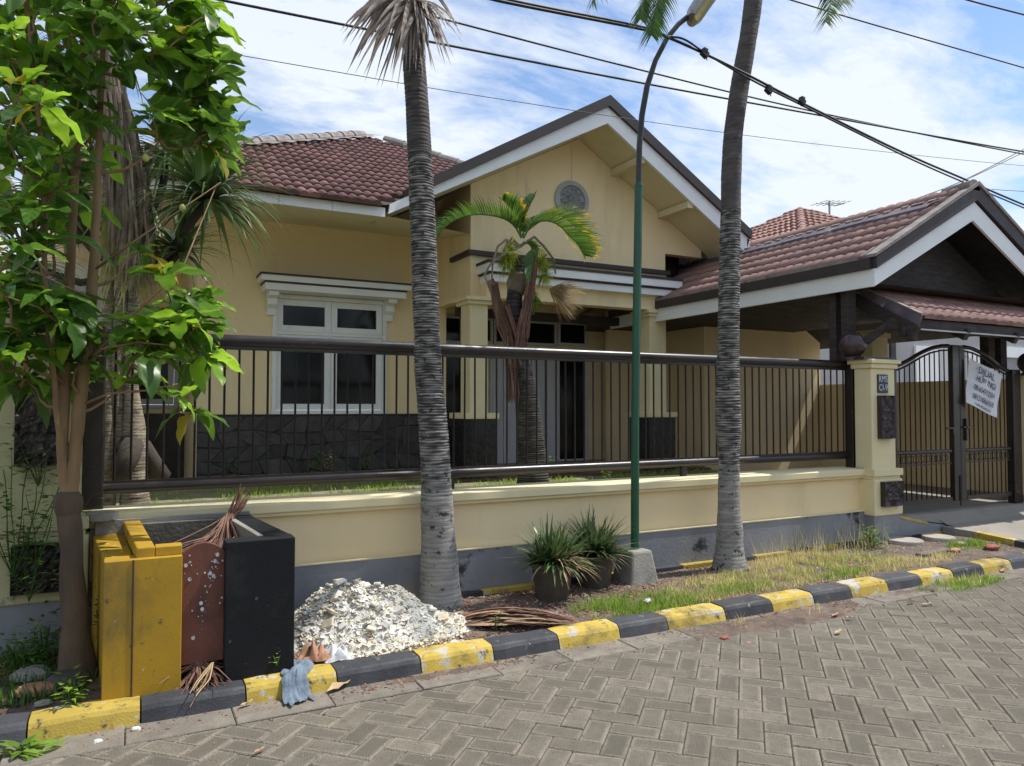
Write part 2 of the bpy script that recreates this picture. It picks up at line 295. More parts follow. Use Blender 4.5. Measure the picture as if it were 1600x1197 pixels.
M['curtain']=mat('pale_folding_door',(.58,.58,.60),(.50,.50,.52),3,.6,.05,40,stretch=(6,6,.4))
M['farleaf']=mat('far_tree_leaf',(.05,.10,.022),(.035,.075,.018),2,.6,0,island=.5,trans=.2)
M['asphalt']=mat('far_road',(.2,.19,.17),None,3,.9,.2,40)

def leafmat(name,col,col2,vein,trans=.4,rough=.36,rnd_=.3):
    m=mat(name,col,col2,3,rough,0,30,rand=rnd_); t=m.node_tree; L=t.links.new; b=t.nodes['Principled BSDF']
    tc=N(t,'ShaderNodeTexCoord'); sp=N(t,'ShaderNodeSeparateXYZ'); L(tc.outputs['Object'],sp.inputs[0])
    ab=N(t,'ShaderNodeMath',operation='ABSOLUTE'); L(sp.outputs[1],ab.inputs[0])
    k=N(t,'ShaderNodeMath',operation='MULTIPLY_ADD'); L(ab.outputs[0],k.inputs[0]); k.inputs[1].default_value=-.9; L(sp.outputs[0],k.inputs[2])
    k2=N(t,'ShaderNodeMath',operation='MULTIPLY'); L(k.outputs[0],k2.inputs[0]); k2.inputs[1].default_value=52.
    sn=N(t,'ShaderNodeMath',operation='SINE'); L(k2.outputs[0],sn.inputs[0])
    r1=N(t,'ShaderNodeMapRange'); L(sn.outputs[0],r1.inputs[0]); r1.inputs[1].default_value=.80; r1.inputs[2].default_value=1.; r1.inputs[4].default_value=.55
    r2=N(t,'ShaderNodeMapRange'); L(ab.outputs[0],r2.inputs[0]); r2.inputs[1].default_value=.018; r2.inputs[2].default_value=.006; r2.inputs[3].default_value=0; r2.inputs[4].default_value=.9
    mx=N(t,'ShaderNodeMath',operation='MAXIMUM'); L(r1.outputs[0],mx.inputs[0]); L(r2.outputs[0],mx.inputs[1])
    src=b.inputs['Base Color'].links[0].from_socket; mm=N(t,'ShaderNodeMix',data_type='RGBA'); L(mx.outputs[0],mm.inputs[0]); L(src,mm.inputs[6]); mm.inputs[7].default_value=(*vein,1); L(mm.outputs[2],b.inputs['Base Color'])
    bp=N(t,'ShaderNodeBump'); bp.invert=True; bp.inputs['Strength'].default_value=.22; bp.inputs['Distance'].default_value=.02; L(sn.outputs[0],bp.inputs['Height']); L(bp.outputs[0],b.inputs['Normal'])
    tb=N(t,'ShaderNodeBsdfTranslucent'); ms=N(t,'ShaderNodeMixShader'); ms.inputs[0].default_value=trans
    hh=N(t,'ShaderNodeHueSaturation'); hh.inputs['Value'].default_value=2.0; hh.inputs['Hue'].default_value=.48; L(mm.outputs[2],hh.inputs['Color']); L(hh.outputs[0],tb.inputs[0])
    L(b.outputs[0],ms.inputs[1]); L(tb.outputs[0],ms.inputs[2]); L(ms.outputs[0],t.nodes['Material Output'].inputs[0]); return m
M['leaf']=leafmat('noni_leaf',(.085,.20,.025),(.055,.145,.018),(.15,.28,.05),.48)
M['leaf_y']=leafmat('noni_leaf_young',(.17,.33,.022),(.11,.24,.018),(.24,.38,.07),.48,.4,.22)
M['leaf_old']=leafmat('noni_leaf_yellowing',(.42,.33,.02),(.24,.26,.02),(.5,.42,.1),.4,.5,.2)

M['grey_wall']=mat('grey_house_wall',(.33,.33,.34),(.29,.29,.30),2,.85,.05,40)
M['sheath']=mat('dry_leaf_sheath',(.33,.20,.13),(.20,.11,.075),9,.8,.3,40,island=.4,stretch=(1,1,1),spots=[((.46,.36,.26),7,.6,.12)])

M['lawn']=mat('sunny_lawn',(.26,.40,.06),(.20,.31,.05),5,.6,0,island=.4,trans=.45)  # grass green lightened, sunlight on the yard strip is put into the colour
# ================================================================== SETTING
def structure(mb,name,m,**k): return mb.build(name,m,kind='structure',**k)
KF=4.20; KT=4.25; KB=4.405; KH=.092; GUT=3.98           # kerb foot / top edge / back / height ; gutter start
g=MB(); g.add([(-400,-400,-.12),(400,-400,-.12),(400,400,-.12),(-400,400,-.12)],[(0,1,2,3)]); structure(g,'ground',M['ground'])
def sheet(x0,y0,x1,y1,z,nx,ny,amp,zf=None,seed=0,frq=3.):
    mb=MB();vs=[]
    for j in range(ny+1):
        for i in range(nx+1):
            x=x0+(x1-x0)*i/nx;y=y0+(y1-y0)*j/ny
            zz=(zf(x,y) if zf else z)+noise.noise(Vector((x*frq,y*frq,seed)))*amp+noise.noise(Vector((x*frq*4,y*frq*4,seed+5)))*amp*.4
            vs.append((x,y,zz))
    mb.add(vs,[(j*(nx+1)+i,j*(nx+1)+i+1,(j+1)*(nx+1)+i+1,(j+1)*(nx+1)+i) for j in range(ny) for i in range(nx)]); return mb
road=sheet(-14,-6.5,30,4.2,-.012,110,60,.003,seed=3,frq=6).build('road',M['joint'],smooth=True,kind='structure')
# ---- herringbone paving at 45 degrees with clipped border bricks
def clip(poly,yc):
    out=[]
    for i,p in enumerate(poly):
        q=poly[(i+1)%len(poly)]
        if p[1]<=yc: out.append(p)
        if (p[1]<=yc)!=(q[1]<=yc):
            t=(yc-p[1])/(q[1]-p[1]); out.append((p[0]+t*(q[0]-p[0]),yc))
    return out
def area(p): return abs(sum(p[i][0]*p[(i+1)%len(p)][1]-p[(i+1)%len(p)][0]*p[i][1] for i in range(len(p))))/2
def shrink(p,d):
    cx=sum(q[0] for q in p)/len(p);cy=sum(q[1] for q in p)/len(p); n=len(p); out=[]
    for i in range(n):
        a=Vector((*p[i-1],0));b=Vector((*p[i],0));c=Vector((*p[(i+1)%n],0))
        e1=(b-a).normalized();e2=(c-b).normalized()
        n1=Vector((-e1.y,e1.x,0));n2=Vector((-e2.y,e2.x,0))
        k=n1+n2; den=max(.35,1+n1.dot(n2)); q=b+k*(d/den); out.append((q.x,q.y))
    return out
def brickmesh(mb,poly,z,tx,ty,cx,cy):
    p0=shrink(poly,.0022);p1=shrink(poly,.0075); n=len(p0)
    h=lambda p,b: z+b+(p[0]-cx)*tx+(p[1]-cy)*ty
    p2=shrink(poly,.026 if area(poly)>.012 else .012); j=[rnd(-.0012,.0012) for _ in p0]
    vs=[(p[0],p[1],-.03) for p in p0]+[(p[0],p[1],h(p,-.0055)) for p in p0]+[(p[0]+a,p[1]+a,h(p,0)) for p,a in zip(p1,j)]+[(p[0]+a*4,p[1]+a*4,h(p,-.0008)) for p,a in zip(p2,j)]
    fs=[(i,(i+1)%n,n+(i+1)%n,n+i) for i in range(n)]+[(n+i,n+(i+1)%n,2*n+(i+1)%n,2*n+i) for i in range(n)]+[(2*n+i,2*n+(i+1)%n,3*n+(i+1)%n,3*n+i) for i in range(n)]+[[3*n+i for i in range(n)]]
    o=len(mb.v); mb.add(vs,fs); iv=rnd(.0,.55); 
    mb.col=mb.col[:o]+[1.]*(3*n)+[iv+rnd(0,.15) for _ in range(n)]
BW=.122; c45=math.cos(R(45)); bl=[]
def proj(p):
    s,c=math.sin(YAW),math.cos(YAW); X,Y,Z=p[0],p[1],p[2]-EYE
    f=X*s+Y*c;r=X*c-Y*s; d=f*math.cos(PIT)+Z*math.sin(PIT);u=-f*math.sin(PIT)+Z*math.cos(PIT)
    return (CX+F*r/d,CY-F*u/d,d) if d>.05 else (-9999,0,d)
for i in range(-120,150):
    for jj in range(-120,150):
        s4=(i-jj)%4
        if s4==0: c=[(0,0),(2,0),(2,1),(0,1)]
        elif s4==3: c=[(0,0),(1,0),(1,2),(0,2)]
        else: continue
        poly=[]
        for (a,b) in c:
            u=(i+a)*BW;v=(jj+b)*BW; poly.append((u*c45-v*c45+.3,u*c45+v*c45+.03))
        cx=sum(p[0] for p in poly)/4;cy=sum(p[1] for p in poly)/4
        if cy>GUT+.15 or cy<-3 or cx<-5 or cx>17: continue
        if max(p[1] for p in poly)>GUT: 
            poly=clip(poly,GUT)
            if len(poly)<3 or area(poly)<.0012: continue
            cl=True
        else: cl=False
        px,py,d=proj((cx,cy,0)); vis=d>0 and -60<px<1660 and py<1260
        bl.append((not vis,d if vis else 1e3+abs(cx)+abs(cy),cx,cy,poly,cl))
bl.sort(key=lambda t:(t[0],t[1]))
rest=MB()
for k,(nv,d,cx,cy,poly,cl) in enumerate(bl):
    z=noise.noise(Vector((cx*.9,cy*.9,2)))*.006+rnd(-.0016,.0016)
    tx,ty=rnd(-.012,.012),rnd(-.012,.012)
    if area(poly)<1e-6: continue
    if k<290: mb=MB(); brickmesh(mb,poly,z,tx,ty,cx,cy); mb.build('paving_brick',M['paver'],road)
    else: brickmesh(rest,poly,z,tx,ty,cx,cy)
o=rest.build('paving_bricks',M['paver'],road); o['kind']='stuff'
x=-5.
gm=[]
while x<16:
    L=.50; mb=MB(); z=rnd(-.002,.003)
    poly=[(x,GUT+.004),(x+L,GUT+.004),(x+L,KF+.03),(x,KF+.03)]
    brickmesh(mb,poly,z+.002,rnd(-.004,.004),rnd(-.01,.0),x,4.1); mb.build('gutter_slab',M['gutter'],road); x+=L
# ---- kerb
kerb=MB().box((-6,KF+.02,-.1),(16,KB-.02,-.02)).build('kerb',M['conc'],kind='structure')
xs=[-2.9,-2.4,-1.9,-1.4,-.90,-.415,.07,.577,1.07,1.575,2.06,2.54,3.03,3.45,4.0,4.487,4.95,5.40,5.87,6.33,6.80,7.27,7.74,8.2,8.7,9.2,9.7,10.2,10.7]
for i in range(len(xs)-1):
    a,b=xs[i]+.004,xs[i+1]-.004
    m=M['kyellow'] if i%2==1 else M['kblack']
    mb=MB();n=6;vs=[]
    prof=[(KF,-.05),(KF+.006,.0),(KF+.026,.066),(KT-.010,KH-.007),(KT+.004,KH+.002),(KB-.015,KH+.004),(KB,KH-.006),(KB,-.05)]
    dz=rnd(-.004,.004)
    for k in range(n+1):
        xx=a+(b-a)*k/n; e=.006 if k in(0,n) else 0
        for (yy,zz) in prof:
            q=noise.noise(Vector((xx*9,yy*9,zz*9)))*.004
            vs.append((xx,yy+q+(e if yy<4.3 else -e*.3),zz+dz+(q-e*.7 if zz>.03 else 0)))
    m8=len(prof)
    mb.add(vs,[(k*m8+j,(k+1)*m8+j,(k+1)*m8+j+1,k*m8+j+1) for k in range(n) for j in range(m8-1)]+[list(range(m8)),[n*m8+j for j in range(m8)][::-1]])
    mb.build('kerb_stone',m,kerb,smooth=False)
# ---- verge soil
def vz(x,y):
    t=(y-4.44)/1.1
    return .075+.02*math.sin(math.pi*max(0,min(1,t)))+(.02 if x>6 else 0)
sheet(-6,4.38,8.6,5.6,0,190,22,.012,vz,seed=9,frq=4).build('verge_soil',M['soil'],smooth=True,kind='structure')
# ---- driveway apron (rises from the street to the gate)
def az(x,y):
    t=max(0,min(1,(y-4.4)/1.05)); t2=max(0,min(1,(y-5.45)/.17))
    return .085+.125*t+.10*t2
mb=MB();vs=[];nx,ny=24,14
for j in range(ny+1):
    for i in range(nx+1):
        y=4.24+(5.62-4.24)*j/ny; x=8.62+(15-8.62)*i/nx; vs.append((x,y,az(x,y)))
mb.add(vs,[(j*(nx+1)+i,j*(nx+1)+i+1,(j+1)*(nx+1)+i+1,(j+1)*(nx+1)+i) for j in range(ny) for i in range(nx)])
mb.add([(8.62,4.24,-.1),(15,4.24,-.1),(15,4.24,.085),(8.62,4.24,.085)],[(0,1,2,3)])
mb.add([(7.76,5.467,.345),(8.63,5.467,.212),(8.63,5.625,.31),(7.76,5.625,.36)],[(0,1,2,3)])
mb.build('driveway',M['apron'],kind='structure')
# gate-side retaining edge
mb=MB().add([(7.755,5.44,.05),(8.62,5.44,.05),(8.62,5.44,.20),(7.755,5.44,.34),(7.755,5.466,.05),(8.62,5.466,.05),(8.62,5.466,.20),(7.755,5.466,.34)],[(0,1,2,3),(3,2,6,7),(4,7,6,5),(1,5,6,2)])
mb.m=1; mb.add([(7.755,5.436,.342),(8.3,5.436,.232),(8.3,5.50,.236),(7.755,5.50,.352),(7.755,5.436,.372),(8.3,5.436,.258),(8.3,5.50,.262),(7.755,5.50,.38)],[(4,5,6,7),(0,1,5,4),(1,2,6,5),(3,0,4,7)])
mb.build('driveway_edge_step',[M['basegrey'],M['kyellow']],kind='structure')
# side kerb of the driveway and inner kerb at the wall's foot
ik=MB().box((-.2,5.46,-.02),(8.5,5.50,.05)).build('inner_kerb',M['conc'],kind='structure')
def kseg(p,q,wd,h,m,par):
    p=Vector(p);q=Vector(q);d=(q-p).normalized();mb=MB();mb.beam(p+d*.005,q-d*.005,wd,h); o=mb.build('kerb_stone',m,par,bevel=.006)
jx=[1.6,2.05,2.55,3.05,3.6,4.15,4.62,5.1,5.55,6.05,6.35,6.75,7.3,7.75,8.16,8.55]
for i in range(len(jx)-1):
    kseg((jx[i],5.462,.088+(.014*(jx[i]>6))),(jx[i+1],5.462,.088+.014*(jx[i]>6)),.07,.06,M['kyellow'] if i%2==0 else M['kblack'],ik)
sp=[(8.58,5.42,.15),(8.56,5.05,.145),(8.54,4.6,.12),(8.52,4.28,.10)]
for i in range(3): kseg(sp[i],sp[i+1],.11,.09,[M['conc'],M['kyellow'],M['kblack']][i],ik)
# ---- yard behind the fence
def yz(x,y): return .60-.02*(y<6.4)
sheet(-8,5.86,8.2,10.6,.58,60,24,.02,yz,seed=4,frq=2).build('yard_ground',M['yard'],smooth=True,kind='structure')
MB().box((8.2,5.62,-.1),(14,18,.31)).build('carport_floor',M['apron'],kind='structure')
MB().box((3.8,8.95,.3),(8.19,13.5,.64)).build('porch_floor',M['terraceRed'],kind='structure')
# ================================================================== HOUSE
H=thing('house','single storey cream house with gabled porch and brown tiled hip roof behind the fence','house',(4,10.5,.56))
def P(mb,name,m,parent=H,**k): return mb.build(name,m,parent,**k)
def wall_open(mb,x0,x1,z0,z1,y,th,ops):
    """wall in plane y with rectangular openings (x0,z0,x1,z1)"""
    xs=sorted({x0,x1,*[o[0] for o in ops],*[o[2] for o in ops]}); zs=sorted({z0,z1,*[o[1] for o in ops],*[o[3] for o in ops]})
    for i in range(len(xs)-1):
        for j in range(len(zs)-1):
            cx=(xs[i]+xs[i+1])/2;cz=(zs[j]+zs[j+1])/2
            if any(o[0]<cx<o[2] and o[1]<cz<o[3] for o in ops): continue
            mb.quad((xs[i],y,zs[j]),(xs[i+1],y,zs[j]),(xs[i+1],y,zs[j+1]),(xs[i],y,zs[j+1]))
    for (a,b,c,d) in ops:
        mb.quad((a,y,b),(a,y+th,b),(a,y+th,d),(a,y,d)); mb.quad((c,y,b),(c,y,d),(c,y+th,d),(c,y+th,b))
        mb.quad((a,y,b),(c,y,b),(c,y+th,b),(a,y+th,b)); mb.quad((a,y,d),(a,y+th,d),(c,y+th,d),(c,y,d))
    return mb
YW=10.5
win=(1.72,1.50,3.34,3.16)
mb=MB(); wall_open(mb,.76,4.15,.4,4.6,YW,.15,[win]); mb.quad((.76,YW,.4),(.76,YW,4.6),(.76,12.7,4.6),(.76,12.7,.4))
P(mb,'wall',M['cream'])
lw=(-.12,1.58,.66,2.95)
mb=MB(); wall_open(mb,-1.2,.76,.4,4.6,12.7,.15,[lw]); P(mb,'wall',M['cream'])
# porch/gable walls
YP=9.25
_L=W(607,334,Y=8.5);_P=W(949,193,Y=8.5);_R=W(1166,397,Y=8.5);Pbx=_P.x
def GZ(x):
    l=(_P.z-_L.z)/(_P.x-_L.x); r=(_P.z-_R.z)/(_R.x-_P.x)
    return (_P.z-(_P.x-x)*l if x<_P.x else _P.z-(x-_P.x)*r)+.024
mb=MB(); xr=7.55
mb.prism([(4.15,3.12),(xr,3.12),(xr,4.05),(8.3,4.05),(8.3,GZ(8.3)),(Pbx,GZ(Pbx)),(4.15,GZ(4.15))],'y',YP,YP+.15); P(mb,'gable_wall',M['cream'])
mb=MB().box((4.15,YP+.15,3.12),(4.30,YW,4.75)); mb.box((4.1501,YW,.5),(4.3,11.3,4.6)); P(mb,'side_wall',M['cream'])
mb=MB().box((7.56,YP+.5,3.6),(8.25,YP+.6,4.3)); P(mb,'vent_board',M['brown'])
MB().prism([(5.79,4.99),(5.80,4.99),(5.80,5.5),(5.79,5.5)],'y',YP-.012,YP).build('conduit',M['cream_pale'],H)
# medallion
md=MB().lathe((5.79,YP,4.67),[(.295,0),(.295,-.03),(.27,-.045),(.225,-.045),(.215,-.02),(.21,0)],40,'y').build('medallion_ring',M['medal_ring'],H,smooth=True,autos=True)
mb=MB();n=26;vs=[];fs=[]
for j in range(n+1):
    for i in range(n+1):
        u=i/n*2-1;v=j/n*2-1
        rr=math.hypot(u,v); k=max(abs(u),abs(v))/rr if rr>0 else 1
        a,b=u*k,v*k; h=.018+.022*noise.noise(Vector((abs(a)*5,b*5,1)))+.012*noise.noise(Vector((abs(a)*12,b*12,3)))
        vs.append((5.79+a*.212,YP-.012-h,4.67+b*.212))
fs=[(j*(n+1)+i,j*(n+1)+i+1,(j+1)*(n+1)+i+1,(j+1)*(n+1)+i) for j in range(n) for i in range(n)]
MB().add(vs,fs).build('medallion',M['medal'],H,smooth=True)
# ---- porch canopy mouldings
X2=7.56
def tier(z0,z1,pr,xl,xr2,m,name='moulding'): 
    MB().box((xl,YP-pr,z0),(xr2,YP-.001,z1)).build(name,m,H)
MB().box((4.09,YP-.07,3.70),(X2+.04,YP-.001,3.765)).box((4.09,YP,3.70),(4.149,YP+.62,3.765)).build('moulding',M['black_trim'],H)
tier(3.545,3.585,.40,4.23,X2+.02,M['black_trim']); tier(3.435,3.545,.385,4.24,X2+.01,M['white'])
tier(3.405,3.435,.35,4.27,X2-.03,M['black_trim']); tier(3.31,3.405,.33,4.29,X2-.05,M['white'])
MB().box((4.14,YP-.012,3.585),(X2,YP-.001,3.70)).build('moulding_band',M['cream_pale'],H)
MB().box((4.3,YP-.20,3.10),(X2,YP-.002,3.31)).build('porch_beam',M['cream'],H)
# columns
def column(x0,x1,lab):
    MB().box((x0,9.10,1.50),(x1,9.42,3.02)).build('column_shaft',M['cream_pale'],H,bevel=.012)
    MB().box((x0-.05,9.05,3.0),(x1+.05,9.47,3.05)).box((x0-.09,9.01,3.05),(x1+.09,9.5,3.10)).build('column_cap',M['cream_pale'],H,bevel=.008)
    MB().box((x0-.12,8.98,1.44),(x1+.12,9.54,1.52)).build('column_ledge',M['cream_pale'],H,bevel=.01)
    MB().box((x0-.09,9.01,.55),(x1+.09,9.51,1.44)).build('column_base',M['blacktile'],H)
column(4.075,4.345,'l'); column(7.12,7.44,'r')
# ---- left wing window with hood
def frame(x0,z0,x1,z1,y,par,m,w=.06,d=.06,name='frame'):
    mb=MB(); mb.box((x0,y-d,z0),(x0+w,y,z1)); mb.box((x1-w,y-d,z0),(x1,y,z1)); mb.box((x0+w,y-d,z0),(x1-w,y,z0+w)); mb.box((x0+w,y-d,z1-w),(x1-w,y,z1))
    return mb.build(name,m,par,bevel=.004)
def window(x0,z0,x1,z1,y,cols,split,m=None,d=.05):
    m=m or M['white']; wd=frame(x0,z0,x1,z1,y+.05,H,m,.055,.09,'window')
    mb=MB()
    cw=(x1-x0-.11)/cols
    for k in range(cols):
        a=x0+.055+cw*k;b=a+cw
        segs=[(z0+.055,split-.01),(split+.03,z1-.055)] if split else [(z0+.055,z1-.055)]
        for (c,e) in segs:
            frame(a+.004,c+.004,b-.004,e-.004,y+.045,wd,m,.085,.045,'sash')
            MB().quad((a+.085,y+.025,c+.085),(b-.085,y+.025,c+.085),(b-.085,y+.025,e-.085),(a+.085,y+.025,e-.085)).build('pane',M['glass'],wd)
    if split: MB().box((x0+.055,y-.03,split-.01),(x1-.055,y+.04,split+.03)).build('transom',m,wd)
    return wd
window(*win,YW,2,2.62)
window(*lw,12.7,1,None,M['greywhite'])
# hood
hx0,hx1=1.50,3.60
mb=MB().box((hx0,YW-.42,3.36),(hx1,YW-.001,3.385)).box((hx0+.06,YW-.37,3.26),(hx1-.06,YW-.001,3.285)); mb.m=1
mb.box((hx0+.012,YW-.40,3.285),(hx1-.012,YW-.001,3.36)).box((hx0+.07,YW-.355,3.17),(hx1-.07,YW-.001,3.26)); 
mb.build('window_hood',[M['black_trim'],M['white']],H)
for cx in (hx0+.20,hx1-.24):
    MB().prism([(YW-.001,2.86),(YW-.06,2.86),(YW-.075,2.95),(YW-.14,3.0),(YW-.15,3.08),(YW-.27,3.11),(YW-.28,3.168),(YW-.001,3.168)],'x',cx-.065,cx+.065).build('bracket',M['white'],H,bevel=.005)
# ---- fieldstone wainscot
wc=MB().box((.78,YW-.02,.45),(4.14,YW-.001,1.49)).box((.78,YW-.03,1.482),(4.14,YW-.001,1.50)).build('wainscot',M['wainscot_joint'],H)
nx,nz=12,5; gp={}
for i in range(nx+1):
    for j in range(nz+1):
        gp[i,j]=(.78+(4.14-.78)*i/nx+(rnd(-.09,.09) if 0<i<nx else 0)+(.07 if j%2 and 0<i<nx else -.05 if 0<i<nx else 0), .50+.975*j/nz+(rnd(-.05,.05) if 0<j<nz else 0))
for i in range(nx):
    for j in range(nz):
        q=[gp[i,j],gp[i+1,j],gp[i+1,j+1],gp[i,j+1]]
        # cut one corner to make irregular polygons
        k=random.randrange(4); t=rnd(.75,.9); a=q[k];b=q[k-1];c=q[(k+1)%4]
        q=q[:k]+[(a[0]*t+b[0]*(1-t),a[1]*t+b[1]*(1-t)),(a[0]*t+c[0]*(1-t),a[1]*t+c[1]*(1-t))]+q[k+1:]
        a=shrink(q,.003);b=shrink(q,.013);n=len(a);dp=rnd(.012,.03)
        vs=[(p[0],YW-.02,p[1]) for p in a]+[(p[0],YW-.02-dp*.7,p[1]) for p in a]+[(p[0],YW-.02-dp+rnd(-.006,.006),p[1]) for p in b]
        MB().add(vs,[(i2,(i2+1)%n,n+(i2+1)%n,n+i2) for i2 in range(n)]+[(n+i2,n+(i2+1)%n,2*n+(i2+1)%n,2*n+i2) for i2 in range(n)]+[[2*n+i2 for i2 in range(n)]]).build('stone',M['stone'],wc)
MB().box((-1.2,12.62,.45),(.76,12.699,1.5)).build('wainscot',M['stone'],H)
# ---- porch interior (back wall with doors, transoms)
YB=11.3
mb=MB(); wall_open(mb,4.3,9.1,.6,4.6,YB,.1,[]); P(mb,'porch_back_wall',M['cream'])
MB().box((4.3,YP+.15,3.55),(9,YB,3.58)).build('porch_ceiling',M['soffit'],H)
def doorpx(px0,py0,px1,py1,Y): 
    a=W(px0,py0,Y=Y);b=W(px1,py1,Y=Y); return a.x,min(a.z,b.z),b.x,max(a.z,b.z)
def glazed(px0,py0,px1,py1,Y,name,fm,w=.06,glass=True):
    x0,z0,x1,z1=doorpx(px0,py0,px1,py1,Y)
    f=frame(x0,z0,x1,z1,Y,H,fm,w,.07,name)
    if glass: MB().quad((x0+w,Y-.03,z0+w),(x1-w,Y-.03,z0+w),(x1-w,Y-.03,z1-w),(x0+w,Y-.03,z1-w)).build('pane',M['glass'],f)
    return f
Y2=YB-.001
for a in ((686,492,721,538),(722,494,768,538),(769,498,812,540),(814,500,868,542),(869,502,915,542)): glazed(*a,Y2,'transom_window',M['greywhite'],.05)
glazed(688,548,720,752,Y2,'glass_door',M['greywhite'],.03)
for i,(a,b) in enumerate(((764,784),(785,806),(807,828),(829,849),(850,866))):
    x0,z0,x1,z1=doorpx(a,545,b,745,Y2)
    d=MB().box((x0,Y2-.05,z0),(x1,Y2,z1)).build('folding_door',M['curtain'],H,bevel=.004)
    for zz in ((z0+.12,z0+.75),(z0+.87,z1-.12)):
        MB().box((x0+.05,Y2-.062,zz[0]),(x1-.05,Y2-.0505,zz[1])).build('door_panel',M['curtain'],d,bevel=.004)
glazed(866,545,916,722,Y2,'glass_door',M['greywhite'],.07)
def louvre_door(px0,px1,py0,py1,Y,m):
    x0,z0,x1,z1=doorpx(px0,py0,px1,py1,Y); 
    d=frame(x0,z0,x1,z1,Y,H,m,.06,.06,'louvre_door')
    zm=z0+(z1-z0)*.36
    MB().box((x0+.06,Y-.035,z0+.06),(x1-.06,Y-.005,zm)).build('door_panel',m,d)
    mb=MB(); z=zm+.03
    while z<z1-.08:
        mb.add([(x0+.06,Y-.05,z),(x1-.06,Y-.05,z),(x1-.06,Y-.012,z+.035),(x0+.06,Y-.012,z+.035),(x0+.06,Y-.044,z-.006),(x1-.06,Y-.044,z-.006)],[(0,1,2,3),(4,5,1,0)]); z+=.045
    o=mb.build('louvres',m,d); o['kind']='stuff'
    MB().quad((x0+.06,Y-.004,zm),(x1-.06,Y-.004,zm),(x1-.06,Y-.004,z1-.06),(x0+.06,Y-.004,z1-.06)).build('door_backing',M['black_trim'],d)
louvre_door(953,978,556,745,Y2,M['louvre']); louvre_door(979,1003,556,745,Y2,M['louvre'])
a=W(820,496,Y=10.1);b=W(972,504,Y=10.1)
MB().box((4.3,10.05,b.z-.06),(b.x+.6,10.17,b.z+.07)).build('porch_timber_beam',M['timber'],H)
# rear wing wall behind the carport
YC=9.7
mb=MB(); wall_open(mb,8.75,11.62,.3,3.6,YC,.12,[]); mb.quad((8.75,YC,.3),(8.75,YC,4.4),(8.75,11.4,4.4),(8.75,11.4,.3)); P(mb,'rear_wing_wall',M['cream'])
MB().box((7.6,10.9,.3),(8.75,11.0,3.7)).build('rear_wing_wall',M['cream'],H)
louvre_door(1046,1080,560,748,10.89,M['louvre']); louvre_door(1081,1112,562,748,10.89,M['louvre'])
a=W(1038,512,Y=9.6);b=W(1208,540,Y=9.6)
MB().box((7.6,9.50,3.02),(10.3,9.62,3.20)).build('carport_wall_beam',M['timber'],H)
# ---- eaves, fascia, gable verges (front plane YG)
YG=8.5
ze=3.90
A=(2.66,3.885); A2=(2.70,4.0)
def rake(p0,p1,p2,q0,q1,q2,y0,y1,m,name):
    """V-shaped board: lower line p0-p1-p2 and upper line q0-q1-q2 in the xz plane"""
    mb=MB(); mb.prism([p0,p1,q1,q0],'y',y0,y1); mb.prism([p1,p2,q2,q1],'y',y0,y1); return mb.build(name,m,H)
Lb=W(607,334,Y=YG);Lt=W(609,319,Y=YG);Pb=W(949,193,Y=YG);Pt=W(950,167,Y=YG);PT=W(951,150,Y=YG)
Rb=W(1166,397,Y=YG);Rt=W(1171,374,Y=YG);RT=W(1172,361,Y=YG)
xz=lambda v:(v.x,v.z)
rake(xz(Lb),xz(Pb),xz(Rb),xz(Lt),xz(Pt),xz(Rt),YG,YG+.03,M['white'],'verge_board')
rake((Lb.x,Lb.z+.0),xz(Pb),xz(Rb),(Lb.x+.06,Lb.z+.035),(Pb.x,Pb.z+.035),(Rb.x,Rb.z+.035),YG-.012,YG-.001,M['white'],'verge_trim')
LT=W(640,296,Y=YG)
rake((LT.x,LT.z-.10),xz(Pt),xz(Rt),(LT.x-.02,LT.z+.02),xz(PT),(RT.x,RT.z),YG-.05,YG+.22,M['black_trim'],'verge_tile_capping')
MB().box((Rt.x-.05,YG,Rb.z-.02),(Rt.x+.0,YG+2.,Rt.z)).build('eave_fascia',M['white'],H)
# left eave fascia, in lengths
x=-1.6
segs=[-.75,-.2,.3,.8,1.45,2.05,2.69]
for i in range(len(segs)-1):
    MB().box((segs[i]+.003,YG,3.885),(segs[i+1]-.003,YG+.03,3.995)).build('eave_fascia',M['white'],H)
# soffits
mb=MB().add([(-1.0,YG+.03,3.90),(2.85,YG+.03,3.90),(4.149,YP+.0,3.99),(4.149,YW,4.16),(-1.0,YW,4.16)],[(4,3,2,1,0)]); mb.add([(-1.0,YW,4.16),(.78,YW,4.16),(.78,12.7,4.16),(-1.0,12.7,4.16)],[(0,1,2,3)][::-1])
mb.build('soffit',M['soffit'],H)
def slope_z(x,base):   # underside of the gable roof
    l=(Pb.z-Lb.z)/(Pb.x-Lb.x); r=(Pb.z-Rb.z)/(Rb.x-Pb.x)
    return (Pb.z-(Pb.x-x)*l if x<Pb.x else Pb.z-(x-Pb.x)*r)+base
mb=MB()
for (a,b) in ((Lb.x,Pb.x),(Pb.x,Rb.x)):
    mb.quad((a,YG+.03,slope_z(a,.03)),(b,YG+.03,slope_z(b,.03)),(b,YP+.02,slope_z(b,.03)),(a,YP+.02,slope_z(a,.03)))
mb.build('gable_soffit',M['soffit'],H)
for (x) in (6.55,7.45):   # purlin stubs under the right soffit
    z=slope_z(x,.03); MB().box((x-.05,YG+.031,z-.10),(x+.05,YP-.001,z-.001)).build('purlin',M['soffit'],H)
